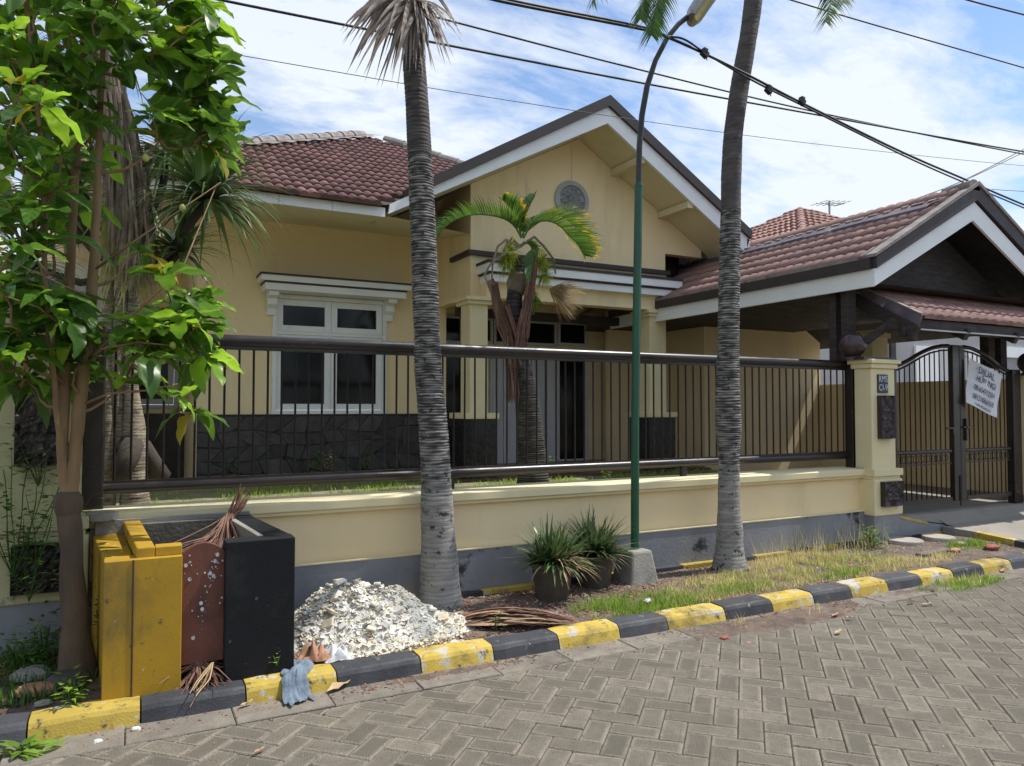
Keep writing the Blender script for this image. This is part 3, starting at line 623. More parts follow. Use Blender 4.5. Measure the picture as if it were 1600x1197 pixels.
# gable roof slopes
sl=(Pt.z-Lt.z)/(Pt.x-Lt.x); sr=(Pt.z-Rt.z)/(Rt.x-Pt.x)
mb=MB(); top=Pt.z-.02
zz=lambda x:Lt.z-.02+(top-Lt.z+.02)*(x-Lt.x)/(Pt.x-Lt.x)
mb.add([(Lt.x,YG+.1,Lt.z-.02),(Pt.x,YG+.1,top),(Pt.x,14,top),(3.5,14,zz(3.5)),(3.5,9.1,zz(3.5)),(Rt.x,YG+.1,Rt.z-.02),(Rt.x,14,Rt.z-.02)],[(0,1,2,3,4),(1,5,6,2)])
mb.build('gable_roof',M['tile'],H)
# ---- hip roof with separate tiles
def tilemesh(name,w,L,h,kind='s',m=None,n=8,hum=1,lf=.026):
    """tile: x across, y up-slope, z out"""
    vs=[];
    def prof(t):
        t=(t*hum)%1.0 if t<1 else 0
        if kind=='s': return h*(abs(math.sin(math.pi*t))**.8)
        if kind=='t': return h*max(0,min(1,(.5-abs(t-.5))*4.2-.25))
        return 0
    for (yy,lift) in ((0,lf),(L,.004)):
        for i in range(n+1): vs.append((w*1.02*i/n,yy,prof(i/n)+lift))
    for i in range(n+1): vs.append((w*1.02*i/n,0,-.004))
    fs=[(i,i+1,n+2+i,n+1+i) for i in range(n)]+[(2*n+2+i,2*n+3+i,i+1,i) for i in range(n)]
    me=bpy.data.meshes.new(name); me.from_pydata(vs,[],fs); me.materials.append(m)
    me.polygons.foreach_set('use_smooth',[True]*n+[False]*n); me.update(); return me
def place_tiles(par,me,O,U,V,w,ex,rows,cols,inside,name='roof_tile',jit=.004,off=0):
    U=Vector(U).normalized();V=Vector(V).normalized();Nn=U.cross(V); c=0
    for r in range(rows):
        for k in range(cols):
            p=Vector(O)+U*(k*w+off)+V*(r*ex)
            if not inside(p+U*w/2+V*ex/2,r,k): continue
            Mx=Matrix((U,V,Nn)).transposed().to_4x4(); 
            Mx=Matrix.Translation(p+V*rnd(-jit,jit)+Nn*rnd(0,jit))@Mx@Matrix.Rotation(rnd(-.012,.012),4,'Z')
            inst(name,me,Mx,par); c+=1
    return c
E0X=-.75;PK=Vector((3.67,12.5,6.32)); E0=Vector((E0X,YG-.04,4.02)); E1=Vector((7.67,YG-.04,4.02)); EM=Vector((3.67,YG-.04,4.02))
V=(PK-EM).normalized(); U=Vector((1,0,0)); Lslope=(PK-EM).length
EC=E1.lerp(PK,1-.408) if False else Vector((7.67-4*(1-.408),8.46+4.04*(1-.408),4.02+2.3*(1-.408)))
hip=MB().add([E0,(2.69,YG-.04,4.02),EC,PK,(E0X,16.5,4.02),(7.67,16.5,4.02)],[(0,1,2,3),(4,0,3),(5,4,3),(2,5,3)]).build('hip_roof',M['wainscot_joint'],H)
tm=tilemesh('hip_tile',.24,.27,.034,'s',M['tile'],14,2)
def inhip(p,r,k):
    t=(p.y-E0.y)/(PK.y-E0.y); l=E0.x+(PK.x-E0.x)*t; r_=E1.x+(PK.x-E1.x)*t
    if not(l<p.x<r_): return False
    q=proj(p)
    return q[0]>120 and (p.x<2.62 or (p.y-8.46)>.88*(p.x-2.62))
nt_=place_tiles(hip,tm,E0-V*.06,U,V,.24,.242,19,46,inhip)
print('hip tiles',nt_)
capm=MB()
def ridge_caps(par,a,b,step=.34,r=.085,m=None,name='ridge_cap',mi=0):
    a=Vector(a);b=Vector(b);d=(b-a);n=int(d.length/step);d.normalize(); sd=d.cross(Vector((0,0,1))).normalized();up=sd.cross(d)
    me=bpy.data.meshes.new(name);vs=[]
    for (y,rr) in ((0,r*1.12),(step*1.08,r*.92)):
        for i in range(8):
            t=math.pi*(i/7*1.25-.125); vs.append((rr*math.cos(t),y,rr*math.sin(t)*.85))
    me.from_pydata(vs,[],[(i,i+1,9+i,8+i) for i in range(7)]+[(0,1,2,3,4,5,6,7)]); me.materials.append(m)
    for k in range(n):
        Mx=Matrix((sd,d,up)).transposed().to_4x4(); inst(name,me,Matrix.Translation(a+d*step*k+up*rnd(0,.008))@Mx,par)
mbm=MB(); dh=(PK-E0); Nh=U.cross(V)
for k in range(60):
    a_=E0+dh*(k/60)+Nh*.078; b_=E0+dh*((k+1)/60)+Nh*.078; w1_=.17+.05*math.sin(k*1.7)+rnd(0,.03)
    mbm.quad(a_,b_,b_+U*w1_+Nh*-.0,a_+U*w1_)
o=mbm.build('ridge_mortar',M['mortar'],hip); o['kind']='stuff'
ridge_caps(hip,E0+Vector((0,0,.03)),PK+Vector((0,0,.05)),.36,.10,M['mortar'])
ridge_caps(hip,EC+Vector((0,0,.03)),PK+Vector((0,0,.05)),.36,.10,M['mortar'])
# ================================================================== CARPORT
K=thing('carport','carport with dark timber gable and rust brown tiled roof over the gateway','carport',(9.3,5.6,.3))
YK=5.3
cb=W(1367,447,Y=YK);cw=W(1370,420,Y=YK);ct=W(1369,402,Y=YK); ab=W(1518,344,Y=YK); aw=W(1522,313,Y=YK); at_=W(1525,290,Y=YK)
XK=cb.x
def mir(v): return (2*ab.x-v.x,v.z)
def vboard(p0,p1,q0,q1,y0,y1,m,name):
    mb=MB(); ax=(p1.x+q1.x)/2
    a=[(p0.x,p0.z),(ax,p1.z),(ax,q1.z),(q0.x,q0.z)]
    XRr=11.8; kk=lambda x,z,pk:(XRr,pk[1]-(XRr-ax)*(pk[1]-z)/(ax-x))  # right end stretched out of view to follow the lengthened shading slope
    b=[a[1],kk(*a[0],a[1]),kk(*a[3],a[2]),a[2]]
    mb.prism(a,'y',y0,y1); mb.prism(b,'y',y0,y1); return mb.build(name,m,K)
vboard(cb,ab,Vector((cb.x,0,cw.z)),aw,YK,YK+.03,M['white'],'verge_board')
vboard(Vector((cb.x,0,cw.z)),aw,Vector((cb.x,0,ct.z)),at_,YK-.03,YK+.03,M['black_trim'],'verge_trim')
vboard(Vector((cb.x-.03,0,ct.z)),at_,Vector((cb.x-.03,0,ct.z+.035)),at_+Vector((0,0,.045)),YK-.045,YK+.16,M['mortar'],'verge_tile_capping')
YE=10.3
MB().box((XK-.001,YK+.031,cb.z),(XK+.03,YE,cw.z)).build('eave_fascia',M['white'],K)
MB().box((XK-.012,YK+.031,cb.z),(XK-.002,YE,cb.z+.03)).build('eave_trim',M['white'],K)
MB().box((XK-.05,YK+.031,cw.z+.001),(XK+.03,YE,ct.z-.01)).build('eave_gutter',M['black_trim'],K)
MB().box((XK-.05,YK+.17,ct.z-.009),(XK+.06,YE,ct.z+.02)).build('eave_flashing',M['mortar'],K)
axx=(ab.x+aw.x)/2; s=(at_.z-ct.z)/(axx-XK)
C0=Vector((XK-.02,YK+.1,ct.z)); Uc=Vector((0,1,0)); Vc=Vector((axx-XK,0,at_.z-ct.z)).normalized(); sL=math.hypot(axx-XK,at_.z-ct.z)
rf=MB().add([(XK,YK+.05,ct.z-.005),(axx,YK+.05,at_.z-.005),(axx,15,at_.z-.005),(XK,15,ct.z-.005),(11.8,YK+.05,at_.z-(11.8-axx)*s),(11.8,15,at_.z-(11.8-axx)*s)],[(0,1,2,3),(1,4,5,2)]).build('roof',M['wainscot_joint'],K)  # unseen right slope made longer to keep sun off the carport interior
tm2=tilemesh('carport_tile',.305,.31,.017,'t',M['tile2'],20,2,.018)
# U x V must point outwards: use U=-Y, start from the far end
nrow=7; ex=sL/7.05
def vis_ok(p,r,k): 
    return True
ncar=place_tiles(rf,tm2,(XK-.03,YK+.09+.3*20,ct.z-.008),(0,-1,0),Vc,.3,ex,nrow,20,vis_ok); print('carport tiles',ncar)
# purple flashing band part-way up the slope
bt=.66
o_=Vector((XK,0,ct.z))+Vc*sL*bt; Nc=Vector((0,-1,0)).cross(Vc)
fl=MB(); 
for k in range(14):
    y0=YK+.15+k*.37; y1=y0+.37
    p=o_+Nc*(.055+rnd(0,.01)); q=o_+Vc*.14+Nc*(.06+rnd(0,.01)); r_=o_-Vc*.02+Nc*.02
    fl=MB(); fl.add([(p.x,y0,p.z),(p.x,y1,p.z),(q.x,y1,q.z),(q.x,y0,q.z),(r_.x,y0,r_.z),(r_.x,y1,r_.z)],[(0,1,2,3),(4,5,1,0)]); fl.build('flashing',M['purple'],rf)
mm=MB(); 
for k in range(26):
    y0=YK+.15+k*.2+rnd(-.03,.03); p=o_+Vc*(.15+rnd(0,.02))+Nc*.075
    mm.obox((p.x,y0,p.z),.05,rnd(.06,.16),.015,Matrix.Rotation(-.5,3,'Y'))
o=mm.build('mortar_patches',M['mortar'],rf); o['kind']='stuff'
ridge_caps(rf,(axx,YK+.1,at_.z-.065),(axx,YE+.6,at_.z-.065),.36,.075,M['tile2'])
ridge_caps(rf,(axx,YK-.03,at_.z-.04),(axx,YK+.35,at_.z-.04),.34,.10,M['mortar'])
# ceiling boards + gable infill
MB().add([(XK+.04,YK+.1,cb.z+.06),(10.9,YK+.1,cb.z+.06),(10.9,13.5,cb.z+.06),(XK+.04,13.5,cb.z+.06)],[(0,1,2,3)]).build('ceiling',M['timber'],K)
MB().prism([(XK+.05,cb.z+.05),(2*axx-XK-.05,cb.z+.05),(axx,ab.z+.05)],'y',YK+.52,YK+.56).build('gable_infill',M['timber'],K)
# gate canopy
zc0,zc1=3.01,2.60; yc0,yc1=5.82,5.12
xc0=7.72; xc1=11.6
cn=MB().add([(xc0,yc1,zc1-.03),(xc1,yc1,zc1-.03),(xc1,yc0,zc0-.03),(xc0,yc0,zc0-.03)],[(0,1,2,3)]).build('canopy_roof',M['timber'],K)
Vp=Vector((0,yc0-yc1,zc0-zc1)).normalized(); 
tm3=tilemesh('canopy_tile',.175,.30,.032,'s',M['tile2'])
ncan=place_tiles(cn,tm3,(xc0+.03,yc1-.03,zc1-.02),(1,0,0),Vp,.17,.265,3,23,lambda p,r,k:True); print('canopy',ncan)
mb=MB().beam((xc0-.02,yc1-.03,zc1-.04),(xc0-.02,yc0,zc0-.04),.035,.12); mb.build('canopy_verge',M['purple'],K)
mb=MB().beam((xc0-.02,yc1-.04,zc1+.028),(xc0-.02,yc0,zc0+.028),.07,.012); mb.build('verge_flashing',M['mortar'],K)
MB().box((xc0,yc1+.01,zc1-.15),(xc1,yc1+.05,zc1-.03)).build('canopy_fascia',M['timber'],K)
MB().box((xc0,yc1-.015,zc1-.15),(xc1,yc1+.009,zc1-.135)).build('canopy_trim',M['greywhite'],K)
# timber posts & struts
MB().box((W(1306,500,Y=5.9).x,5.9,2.14),(W(1322,500,Y=5.9).x,6.0,2.99)).build('post',M['timber'],K,bevel=.006)
MB().box((W(1324,500,Y=5.72).x,5.72,2.14),(W(1338,500,Y=5.72).x,5.81,2.99)).build('post',M['timber'],K,bevel=.006)
for xx in (7.68,8.6,9.6,10.6): MB().beam((xx,yc1+.0,zc1-.17),(xx,6.0,zc1-.17+.88*.586),.08,.13).build('rafter',M['timber'],K,bevel=.005)
MB().beam((7.42,5.76,2.25),(7.66,5.36,2.58),.07,.09).build('strut',M['timber'],K,bevel=.005)
MB().box((7.55,5.30,2.47),(xc1,5.40,2.58)).build('eave_beam',M['timber'],K)
for dy in (0,.09): MB().box((7.635,5.14+dy,2.35+dy*.6-.02),(7.725,5.225+dy,2.47+dy*.55)).build('beam_end',M['timber'],K,bevel=.02)
for px in (1544,1563):
    x=W(px,560,Y=5.8).x; MB().box((x-.07,5.75,2.12),(x+.07,5.87,3.0)).build('post',M['timber'],K,bevel=.006)
MB().beam((10.9,5.75,2.2),(11.0,5.05,2.6),.08,.1).build('strut',M['timber'],K)
# ================================================================== GARDEN WALL + PILLARS
GW=thing('garden_wall','low cream wall with moulded cap and grey base carrying the brown fence','wall',(3.5,5.6,.05))
MB().box((-.22,5.56,.44),(7.66,5.86,.80)).build('wall_body',M['cream'],GW)
MB().box((-.22,5.50,0),(7.30,5.87,.442)).build('wall_base',M['basegrey'],GW)
MB().box((-.22,5.494,.442),(7.28,5.559,.452)).build('base_ledge',M['cream_pale'],GW)
MB().prism([(5.54,.80),(5.50,.815),(5.50,.835),(5.475,.845),(5.475,.905),(5.50,.912),(5.88,.912),(5.88,.80)],'x',-.22,7.70).build('wall_cap',M['cream_pale'],GW,bevel=.004)
def carved(name,x0,z0,x1,z1,y,par,waist=0,dp=.03):
    n,m=14,int(14*(z1-z0)/(x1-x0)); mb=MB();vs=[]
    for j in range(m+1):
        for i in range(n+1):
            u=i/n;v=j/m; e=min(u,1-u,v*(z1-z0)/(x1-x0),(1-v)*(z1-z0)/(x1-x0))
            wst=1-(waist*max(0,math.cos(math.pi*(v-.5)*2.2))**8 if waist else 0)
            x=(x0+x1)/2+((x0+(x1-x0)*u)-(x0+x1)/2)*(wst if u>.5 else 1); z=z0+(z1-z0)*v
            rim=.02 if e<.07 else 0
            h=dp*.4+rim+(.028*noise.noise(Vector((abs(u-.5)*7,v*9,x0)))+.014*noise.noise(Vector((abs(u-.5)*16,v*20,x0+3))) if not rim else 0)
            vs.append((x,y-dp-h,z))
    k=len(vs); mb.add(vs,[(j*(n+1)+i,j*(n+1)+i+1,(j+1)*(n+1)+i+1,(j+1)*(n+1)+i) for j in range(m) for i in range(n)])
    ring=[i for i in range(n+1)]+[j*(n+1)+n for j in range(1,m+1)]+[m*(n+1)+i for i in range(n-1,-1,-1)]+[j*(n+1) for j in range(m-1,0,-1)]
    vs2=[vs[i] for i in ring]+[(vs[i][0],y-.001,vs[i][2]) for i in ring]; q=len(ring)
    mb.add(vs2,[(i,q+i,q+(i+1)%q,(i+1)%q) for i in range(q)])
    return mb.build(name,M['carve'],par)
def pillar(x0,x1,yf,yb,zt,label,m,ball=True,lower=True,bx=None,by=None):
    p=thing('gate_pillar',label,'pillar',((x0+x1)/2,(yf+yb)/2,.05),None)
    MB().box((x0,yf,.90),(x1,yb,zt-.10)).build('shaft',m,p,bevel=.012)
    MB().prism([(x0-.05,zt-.045),(x1+.05,zt-.045),(x1+.05,zt),(x0-.05,zt)],'y',yf-.05,yb+.05).build('cap',m,p,bevel=.006)
    MB().box((x0-.025,yf-.025,zt-.10),(x1+.025,yb+.025,zt-.045)).build('cap_moulding',m,p,bevel=.01)
    MB().box((x0-.03,yf-.045,.835),(x1+.06,yb,.912)).box((x0-.02,yf-.02,.80),(x1+.04,yb,.835)).build('collar',m,p,bevel=.004)
    MB().box((x0-.02,yf-.035,.40),(x1+.06,yb,.80)).build('lower_block',m,p,bevel=.012)
    MB().box((x0-.01,yf-.02,-.05),(x1+.04,yb-.002+.2,.40)).build('base',M['basegrey'],p)
    if ball:
        cx=bx or (x0+x1)/2; cy=by or (yf+yb)/2
        prof=[(.0001,0)]+[(.145*math.sin(math.pi*i/16),.145-.145*math.cos(math.pi*i/16)) for i in range(1,16)]+[(.0001,.29)]
        MB().lathe((cx,cy,zt+.025),prof,24).build('ball',M['ball'],p,smooth=True)
        MB().lathe((cx,cy,zt),[(.11,0),(.11,.03),(.07,.05)],20).build('ball_seat',M['ball'],p)
    return p
pr=pillar(7.28,7.68,5.40,5.62,2.13,'cream gate pillar right of the fence carrying the house number','cream' and M['cream_pale'],True,True,7.24,5.60)
MB().box((7.16,5.40,2.131),(7.72,5.70,2.155)).build('cap_slab',M['brown'],pr)
a=W(1370,618,Y=5.4);b=W(1392,685,Y=5.4); carved('carved_panel',a.x,b.z,b.x,a.z,5.40,pr)
a=W(1376,753,Y=5.36);b=W(1406,789,Y=5.36); carved('carved_ornament',a.x,b.z,b.x,a.z,5.365,pr,.12)
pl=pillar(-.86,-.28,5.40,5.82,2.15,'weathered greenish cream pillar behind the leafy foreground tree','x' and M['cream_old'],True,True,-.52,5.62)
a=W(26,606,Y=5.4);b=W(101,726,Y=5.4); carved('carved_panel',a.x,b.z,b.x,a.z,5.40,pl)
a=W(19,852,Y=5.36);b=W(97,921,Y=5.36); carved('carved_ornament',a.x,b.z,b.x,a.z,5.365,pl,.12)
x=W(1592,650,Y=5.78).x
p3=pillar(x,x+.45,5.46,5.8,2.03,'far right gate pillar at the picture edge with a ball on top','x' and M['cream_pale'],True,True,x-.02,5.62)
a=W(1345,525,Y=13)
# left neighbour wall continuing past the pillar
nw=thing('boundary_wall','stained cream boundary wall left of the weathered pillar','wall',(-2.5,5.6,0))
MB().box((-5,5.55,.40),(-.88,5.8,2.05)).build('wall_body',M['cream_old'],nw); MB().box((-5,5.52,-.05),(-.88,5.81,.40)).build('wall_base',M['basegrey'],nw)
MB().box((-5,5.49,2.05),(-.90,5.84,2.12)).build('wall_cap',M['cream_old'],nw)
# ---- number plate
a=W(1370,585,Y=5.40);b=W(1386,614,Y=5.40)
np_=thing('number_plate','small navy house number plate with white letters on the pillar','number plate',((a.x+b.x)/2,5.39,b.z))
MB().box((a.x,5.386,b.z),(b.x,5.399,a.z)).build('plate',M['plate'],np_,bevel=.002)
def text(s,size,m,par,name,Mx,sx=1,ext=.002):
    cu=bpy.data.curves.new(name,'FONT'); cu.body=s; cu.size=size; cu.align_x='CENTER'; cu.align_y='CENTER'; cu.extrude=ext; cu.resolution_u=3
    t=bpy.data.objects.new('tmp',cu); COL.objects.link(t)
    bpy.context.view_layer.update(); me=bpy.data.meshes.new_from_object(t.evaluated_get(bpy.context.evaluated_depsgraph_get())); bpy.data.objects.remove(t)
    me.name=name; me.materials.clear(); me.materials.append(m)
    o=bpy.data.objects.new(name,me); COL.objects.link(o); o.parent=par; o.matrix_local=Matrix.Translation(-ORG[par.name])@Mx@Matrix.Diagonal((sx,1,1,1)); return o
RX=Matrix.Rotation(math.pi/2,4,'X')
h=a.z-b.z; cx=(a.x+b.x)/2
text('RMS',h*.50,M['platetext'],np_,'lettering',Matrix.Translation((cx,5.384,b.z+h*.74))@RX,.78)
text('CI-9',h*.50,M['platetext'],np_,'lettering',Matrix.Translation((cx,5.384,b.z+h*.27))@RX,.82)
# ================================================================== FENCE
FY=5.75
f=thing('fence','long dark brown railing of thin bars between two fat round rails on the garden wall','fence',(3.5,FY,.91))
def post(x,w,z0,z1,y=FY): return MB().box((x-w/2,y-w/2,z0),(x+w/2,y+w/2,z1)).build('post',M['brown'],f,bevel=.01)
post(-.215,.125,.60,2.15); post(7.34,.11,.912,2.16,5.70)
mb=MB(); mb.tube([(-.2,FY,2.088),(2,FY,2.088),(4.5,FY,2.088),(7.34,FY,2.088)],.045,16); mb.build('top_rail',M['brown'],f,smooth=True,autos=True)
mb=MB(); mb.tube([(-.16,FY,1.045),(7.34,FY,1.045)],.04,16); mb.build('bottom_rail',M['brown'],f,smooth=True,autos=True)
MB().box((-.15,FY-.018,2.022),(7.33,FY+.018,2.05)).build('flat_bar',M['brown'],f)
MB().box((-.15,FY-.018,1.078),(7.33,FY+.018,1.095)).build('flat_bar',M['brown'],f)
for x in (2.40,4.90): post(x,.055,.912,1.02)
bar0=MB().tube([(0,0,1.08),(0,0,2.03)],.0085,8,cap=False)
me=None
for k in range(75):
    x=.818-.1012*9+k*.1007
    if x>7.3: break
    if me is None: 
        o=bar0.build('bar',M['bar'],f,smooth=True); me=o.data
        vs=[v.co.copy() for v in me.vertices]; o.matrix_local=Matrix.Translation((x,FY,0))
    else:
        o=inst('bar',me,Matrix.Identity(4),f); o.matrix_local=Matrix.Translation((x+rnd(-.002,.002),FY,0))@Matrix.Rotation(rnd(-.003,.003),4,'Y')
# ================================================================== GATE
GY=5.72
G=thing('gate','arched double leaf gate of dark brown bars across the driveway','gate',(9.2,GY,.31))
def gx(px): return W(px,650,Y=GY).x
def gz(px,py): return W(px,py,Y=GY).z
top=[(1398,570),(1410,566),(1422,560),(1440,549),(1456,542),(1472,538.5),(1488,538),(1504,539),(1520,542),(1535,549),(1550,560),(1562,570),(1572,576),(1582,578)]
tp=[(gx(a),gz(a,b)) for a,b in top]
def topz(x):
    for (a,b),(c,d) in zip(tp,tp[1:]):
        if a<=x<=c: return b+(d-b)*(x-a)/(c-a)
    return tp[0][1] if x<tp[0][0] else tp[-1][1]
zb=gz(1500,779); zm=gz(1500,704); zm2=zm-.035; xc=gx(1495)
def leaf(px0,px1):
    x0,x1=gx(px0),gx(px1)
    pts=[(x0+(x1-x0)*i/14) for i in range(15)]
    lf=MB().tube([(x,GY,topz(x)-.02) for x in pts],.026,8).build('gate_leaf',M['brown'],G)
    MB().tube([(x,GY,topz(x)-.075) for x in pts],.012,6).build('inner_arch',M['brown'],lf)
    MB().box((x0,GY-.02,zb-.02),(x1,GY+.02,zb+.03)).build('bottom_rail',M['brown'],lf)
    MB().tube([(x0,GY,zm),(x1,GY,zm)],.024,10).build('mid_rail',M['brown'],lf,smooth=True,autos=True)
    MB().box((x0,GY-.012,zm-.16),(x1,GY+.012,zm-.145)).build('mid_bar',M['brown'],lf)
    n=int((x1-x0)/.1); 
    for k in range(1,n+1):
        x=x0+(x1-x0)*k/(n+1); MB().tube([(x,GY,zb+.02),(x,GY,topz(x)-.06)],.0085,6,cap=False).build('bar',M['bar'],lf,smooth=True)
    mb=MB(); r=.028; k=0; x=x0+.05
    while x<x1-.04:
        cc=[(x+r*math.cos(t*math.pi/5),GY,zm-.085+r*1.6*math.sin(t*math.pi/5)) for t in range(11)]; mb.tube(cc,.005,4,cap=False); x+=.052
    o=mb.build('ring_ornaments',M['brown'],lf); o['kind']='stuff'
    return lf
l1=leaf(1398,1484); l2=leaf(1507,1576)
MB().box((gx(1486),GY-.035,zb-.02),(gx(1496),GY+.03,topz(xc)-.01)).build('meeting_stile',M['brown'],G,bevel=.006)
MB().box((gx(1497),GY-.03,zb-.02),(gx(1505),GY+.035,topz(xc)-.01)).build('meeting_stile',M['brown'],G,bevel=.006)
MB().box((gx(1578),GY-.05,zb-.12),(gx(1590),GY+.05,gz(1584,578))).build('hinge_post',M['brown'],G,bevel=.008)
MB().box((gx(1396),GY-.02,zb-.02),(gx(1399.5),GY+.02,topz(gx(1399))-.0)).build('hinge_stile',M['brown'],G)
MB().tube([(xc-.02,GY-.04,zb-.08),(xc-.02,GY-.04,zb+.3)],.009,6).build('drop_bolt',M['brown'],G)
z=gz(1480,669); MB().tube([(gx(1473),GY-.05,z),(gx(1489),GY-.05,z)],.012,8).box((gx(1482),GY-.06,z-.07),(gx(1486),GY-.03,z)).build('latch',M['brown'],G)
MB().box((gx(1499),GY-.055,z+.0),(gx(1512),GY-.035,z+.02)).box((gx(1503),GY-.055,z-.16),(gx(1505),GY-.035,z+.12)).build('latch',M['brown'],G)
# ---- banner
cr4=[(1514,559),(1566,587),(1555,653),(1508,629)]
BY=GY-.075
c4=[W(a,b,Y=BY) for a,b in cr4]
bn=thing('banner','white for sale banner tied askew to the right gate leaf','banner',(c4[3].x,BY,c4[3].z))
n=12;vs=[]
def bil(u,v): # u right, v down
    return (c4[0]*(1-u)+c4[1]*u)*(1-v)+(c4[3]*(1-u)+c4[2]*u)*v
def wav(u,v): return .010*math.sin(u*7+v*3)+.006*math.sin(v*11)-.01
for j in range(n+1):
    for i in range(n+1):
        p=bil(i/n,j/n); vs.append((p.x,BY+wav(i/n,j/n),p.z))
MB().add(vs,[(j*(n+1)+i,(j+1)*(n+1)+i,(j+1)*(n+1)+i+1,j*(n+1)+i+1) for j in range(n) for i in range(n)]).build('sheet',M['banner'],bn,smooth=True)
uu=(c4[1]-c4[0]+c4[2]-c4[3])/2; ang=math.atan2(uu.z,uu.x)
vv=(c4[3]-c4[0]); 
def btext(s,u,v,size,sx=1):
    p=bil(u,v); Mx=Matrix.Translation((p.x,BY-.024,p.z))@Matrix.Rotation(-ang,4,'Y')@RX
    return text(s,size,M['ink'],bn,'lettering',Mx,sx,.0005)
btext('DIJUAL',.5,.17,.125,.95); btext('HUBUNGI',.52,.37,.115,.85); btext('081654712204',.5,.58,.10,.76); btext('081210866968',.5,.78,.10,.76)
btext('TANPA PERANTARA',.5,.935,.045,.9)
for (u,v) in ((0,0),(1,0),(0,1),(1,1)):
    p=bil(u,v); MB().tube([(p.x,BY-.005,p.z),(p.x+(.03 if u else -.03),GY-.01,p.z+.03)],.003,4).build('tie',M['cable'],bn)
# ================================================================== DRIVEWAY SIDE WALL, things beyond the gate
bw=thing('boundary_wall','tall olive cream wall along the right side of the driveway behind the gate','wall',(11.75,8,.3))
MB().box((11.62,5.8,.25),(11.78,13.5,2.02)).build('wall_body',M['cream'],bw)
MB().box((9.0,13.5,.25),(14,13.6,2.02)).build('wall_body',M['cream'],bw)
yp=thing('garden_pillar','cream square pillar with stepped cap standing behind the carport post','pillar',(9.2,7.4,.3))
a=W(1362,560,Y=7.6);b=W(1389,560,Y=7.6); zt=W(1375,516,Y=7.6).z
MB().box((a.x+.02,7.6,.3),(b.x-.03,7.9,zt-.12)).build('shaft',M['cream_pale'],yp); MB().box((a.x-.02,7.56,zt-.12),(b.x+.0,7.94,zt-.05)).box((a.x+.02,7.6,zt-.05),(b.x-.04,7.9,zt)).build('cap',M['cream_pale'],yp)
# neighbour behind the gate: white-grey house
nb=thing('neighbour_house','pale grey neighbouring house seen over the gate','house',(20,15,0))
MB().box((12.8,12.0,0),(34,12.5,4.3)).build('wall',M['grey_wall'],nb)
def nbox(px0,py0,px1,py1,Y,m,name,par=nb,d=.06):
    a=W(px0,py0,Y=Y);b=W(px1,py1,Y=Y); z0,z1=sorted((a.z,b.z)); return MB().box((a.x,Y-d,z0),(b.x,Y,z1)).build(name,m,par)
nbox(1428,540,1464,599,11.995,M['white'],'window'); nbox(1508,545,1536,598,11.995,M['white'],'window'); nbox(1538,540,1600,560,11.995,M['white'],'cornice')
nbox(1464,540,1486,599,11.995,M['greywhite'],'shutter'); nbox(1389,528,1397,562,11.995,M['timber'],'post')
# red hip roof house beyond + antenna
rh=thing('red_roof_house','distant house with a terracotta red hip roof behind the carport','house',(20,17,0))
pk=W(1250,338,Y=18); zr=pk.z+.25; ev=zr-3.2
cs=[(pk.x-6.,12.6,ev),(pk.x+7,12.6,ev),(pk.x+7,23,ev),(pk.x-6.,23,ev)]
def stepped(c0,c1,pkk,nr,par,m):
    mb=MB(); c0=Vector(c0);c1=Vector(c1);pkk=Vector(pkk); nrm=(c1-c0).cross(pkk-c0).normalized(); nc=46
    for r in range(nr):
        t0=r/nr;t1=(r+1)/nr; 
        a=c0.lerp(pkk,t0);b=c1.lerp(pkk,t0);c=c1.lerp(pkk,t1);d=c0.lerp(pkk,t1); k=max(2,int(nc*(1-t0)))
        vs=[]
        for i in range(k*4+1):
            w_=.05*abs(math.sin(math.pi*i/4)); u=i/(k*4)
            vs+= [a.lerp(b,u)+nrm*(.07+w_),d.lerp(c,u)+nrm*(.01+w_),a.lerp(b,u)+nrm*0]
        mb.add(vs,[(3*i,3*i+3,3*i+4,3*i+1) for i in range(k*4)]+[(3*i+2,3*i+5,3*i+3,3*i) for i in range(k*4)])
    o=mb.build('roof_tiles',m,par); o['kind']='stuff'
apex=(pk.x,18,zr)
rb=MB().add([cs[0],cs[1],cs[2],cs[3],apex],[(0,1,4),(1,2,4),(2,3,4),(3,0,4)]).build('roof',M['tile3'],rh)
stepped(cs[0],cs[1],apex,14,rb,M['tile3']); stepped(cs[3],cs[0],apex,14,rb,M['tile3'])
ridge_caps(rb,cs[0],Vector(apex)+Vector((0,0,.02)),.5,.11,M['tile3']); ridge_caps(rb,cs[1],Vector(apex)+Vector((0,0,.02)),.5,.11,M['tile3'])
MB().box((cs[0][0]+.6,13.2,0),(cs[1][0]-.6,22.4,ev)).build('wall',M['grey_wall'],rh)
an=thing('antenna','thin television antenna on a mast above the far roofs','antenna',W(1296,352,Y=24))
b=W(1296,365,Y=24);t=W(1296,314,Y=24)
MB().tube([b,t],.05,6).build('mast',M['galv'],an)
p=W(1276,317,Y=24);q=W(1320,318,Y=24)
mb=MB().tube([p,q],.025,5)
for k in range(5):
    c=p.lerp(q,.1+.2*k); mb.tube([c+Vector((0,-.5,.0)),c+Vector((0,.5,.0))],.015,4)
mb.tube([W(1290,319,Y=24),W(1305,322,Y=24),q],.015,4); mb.build('elements',M['galv'],an)
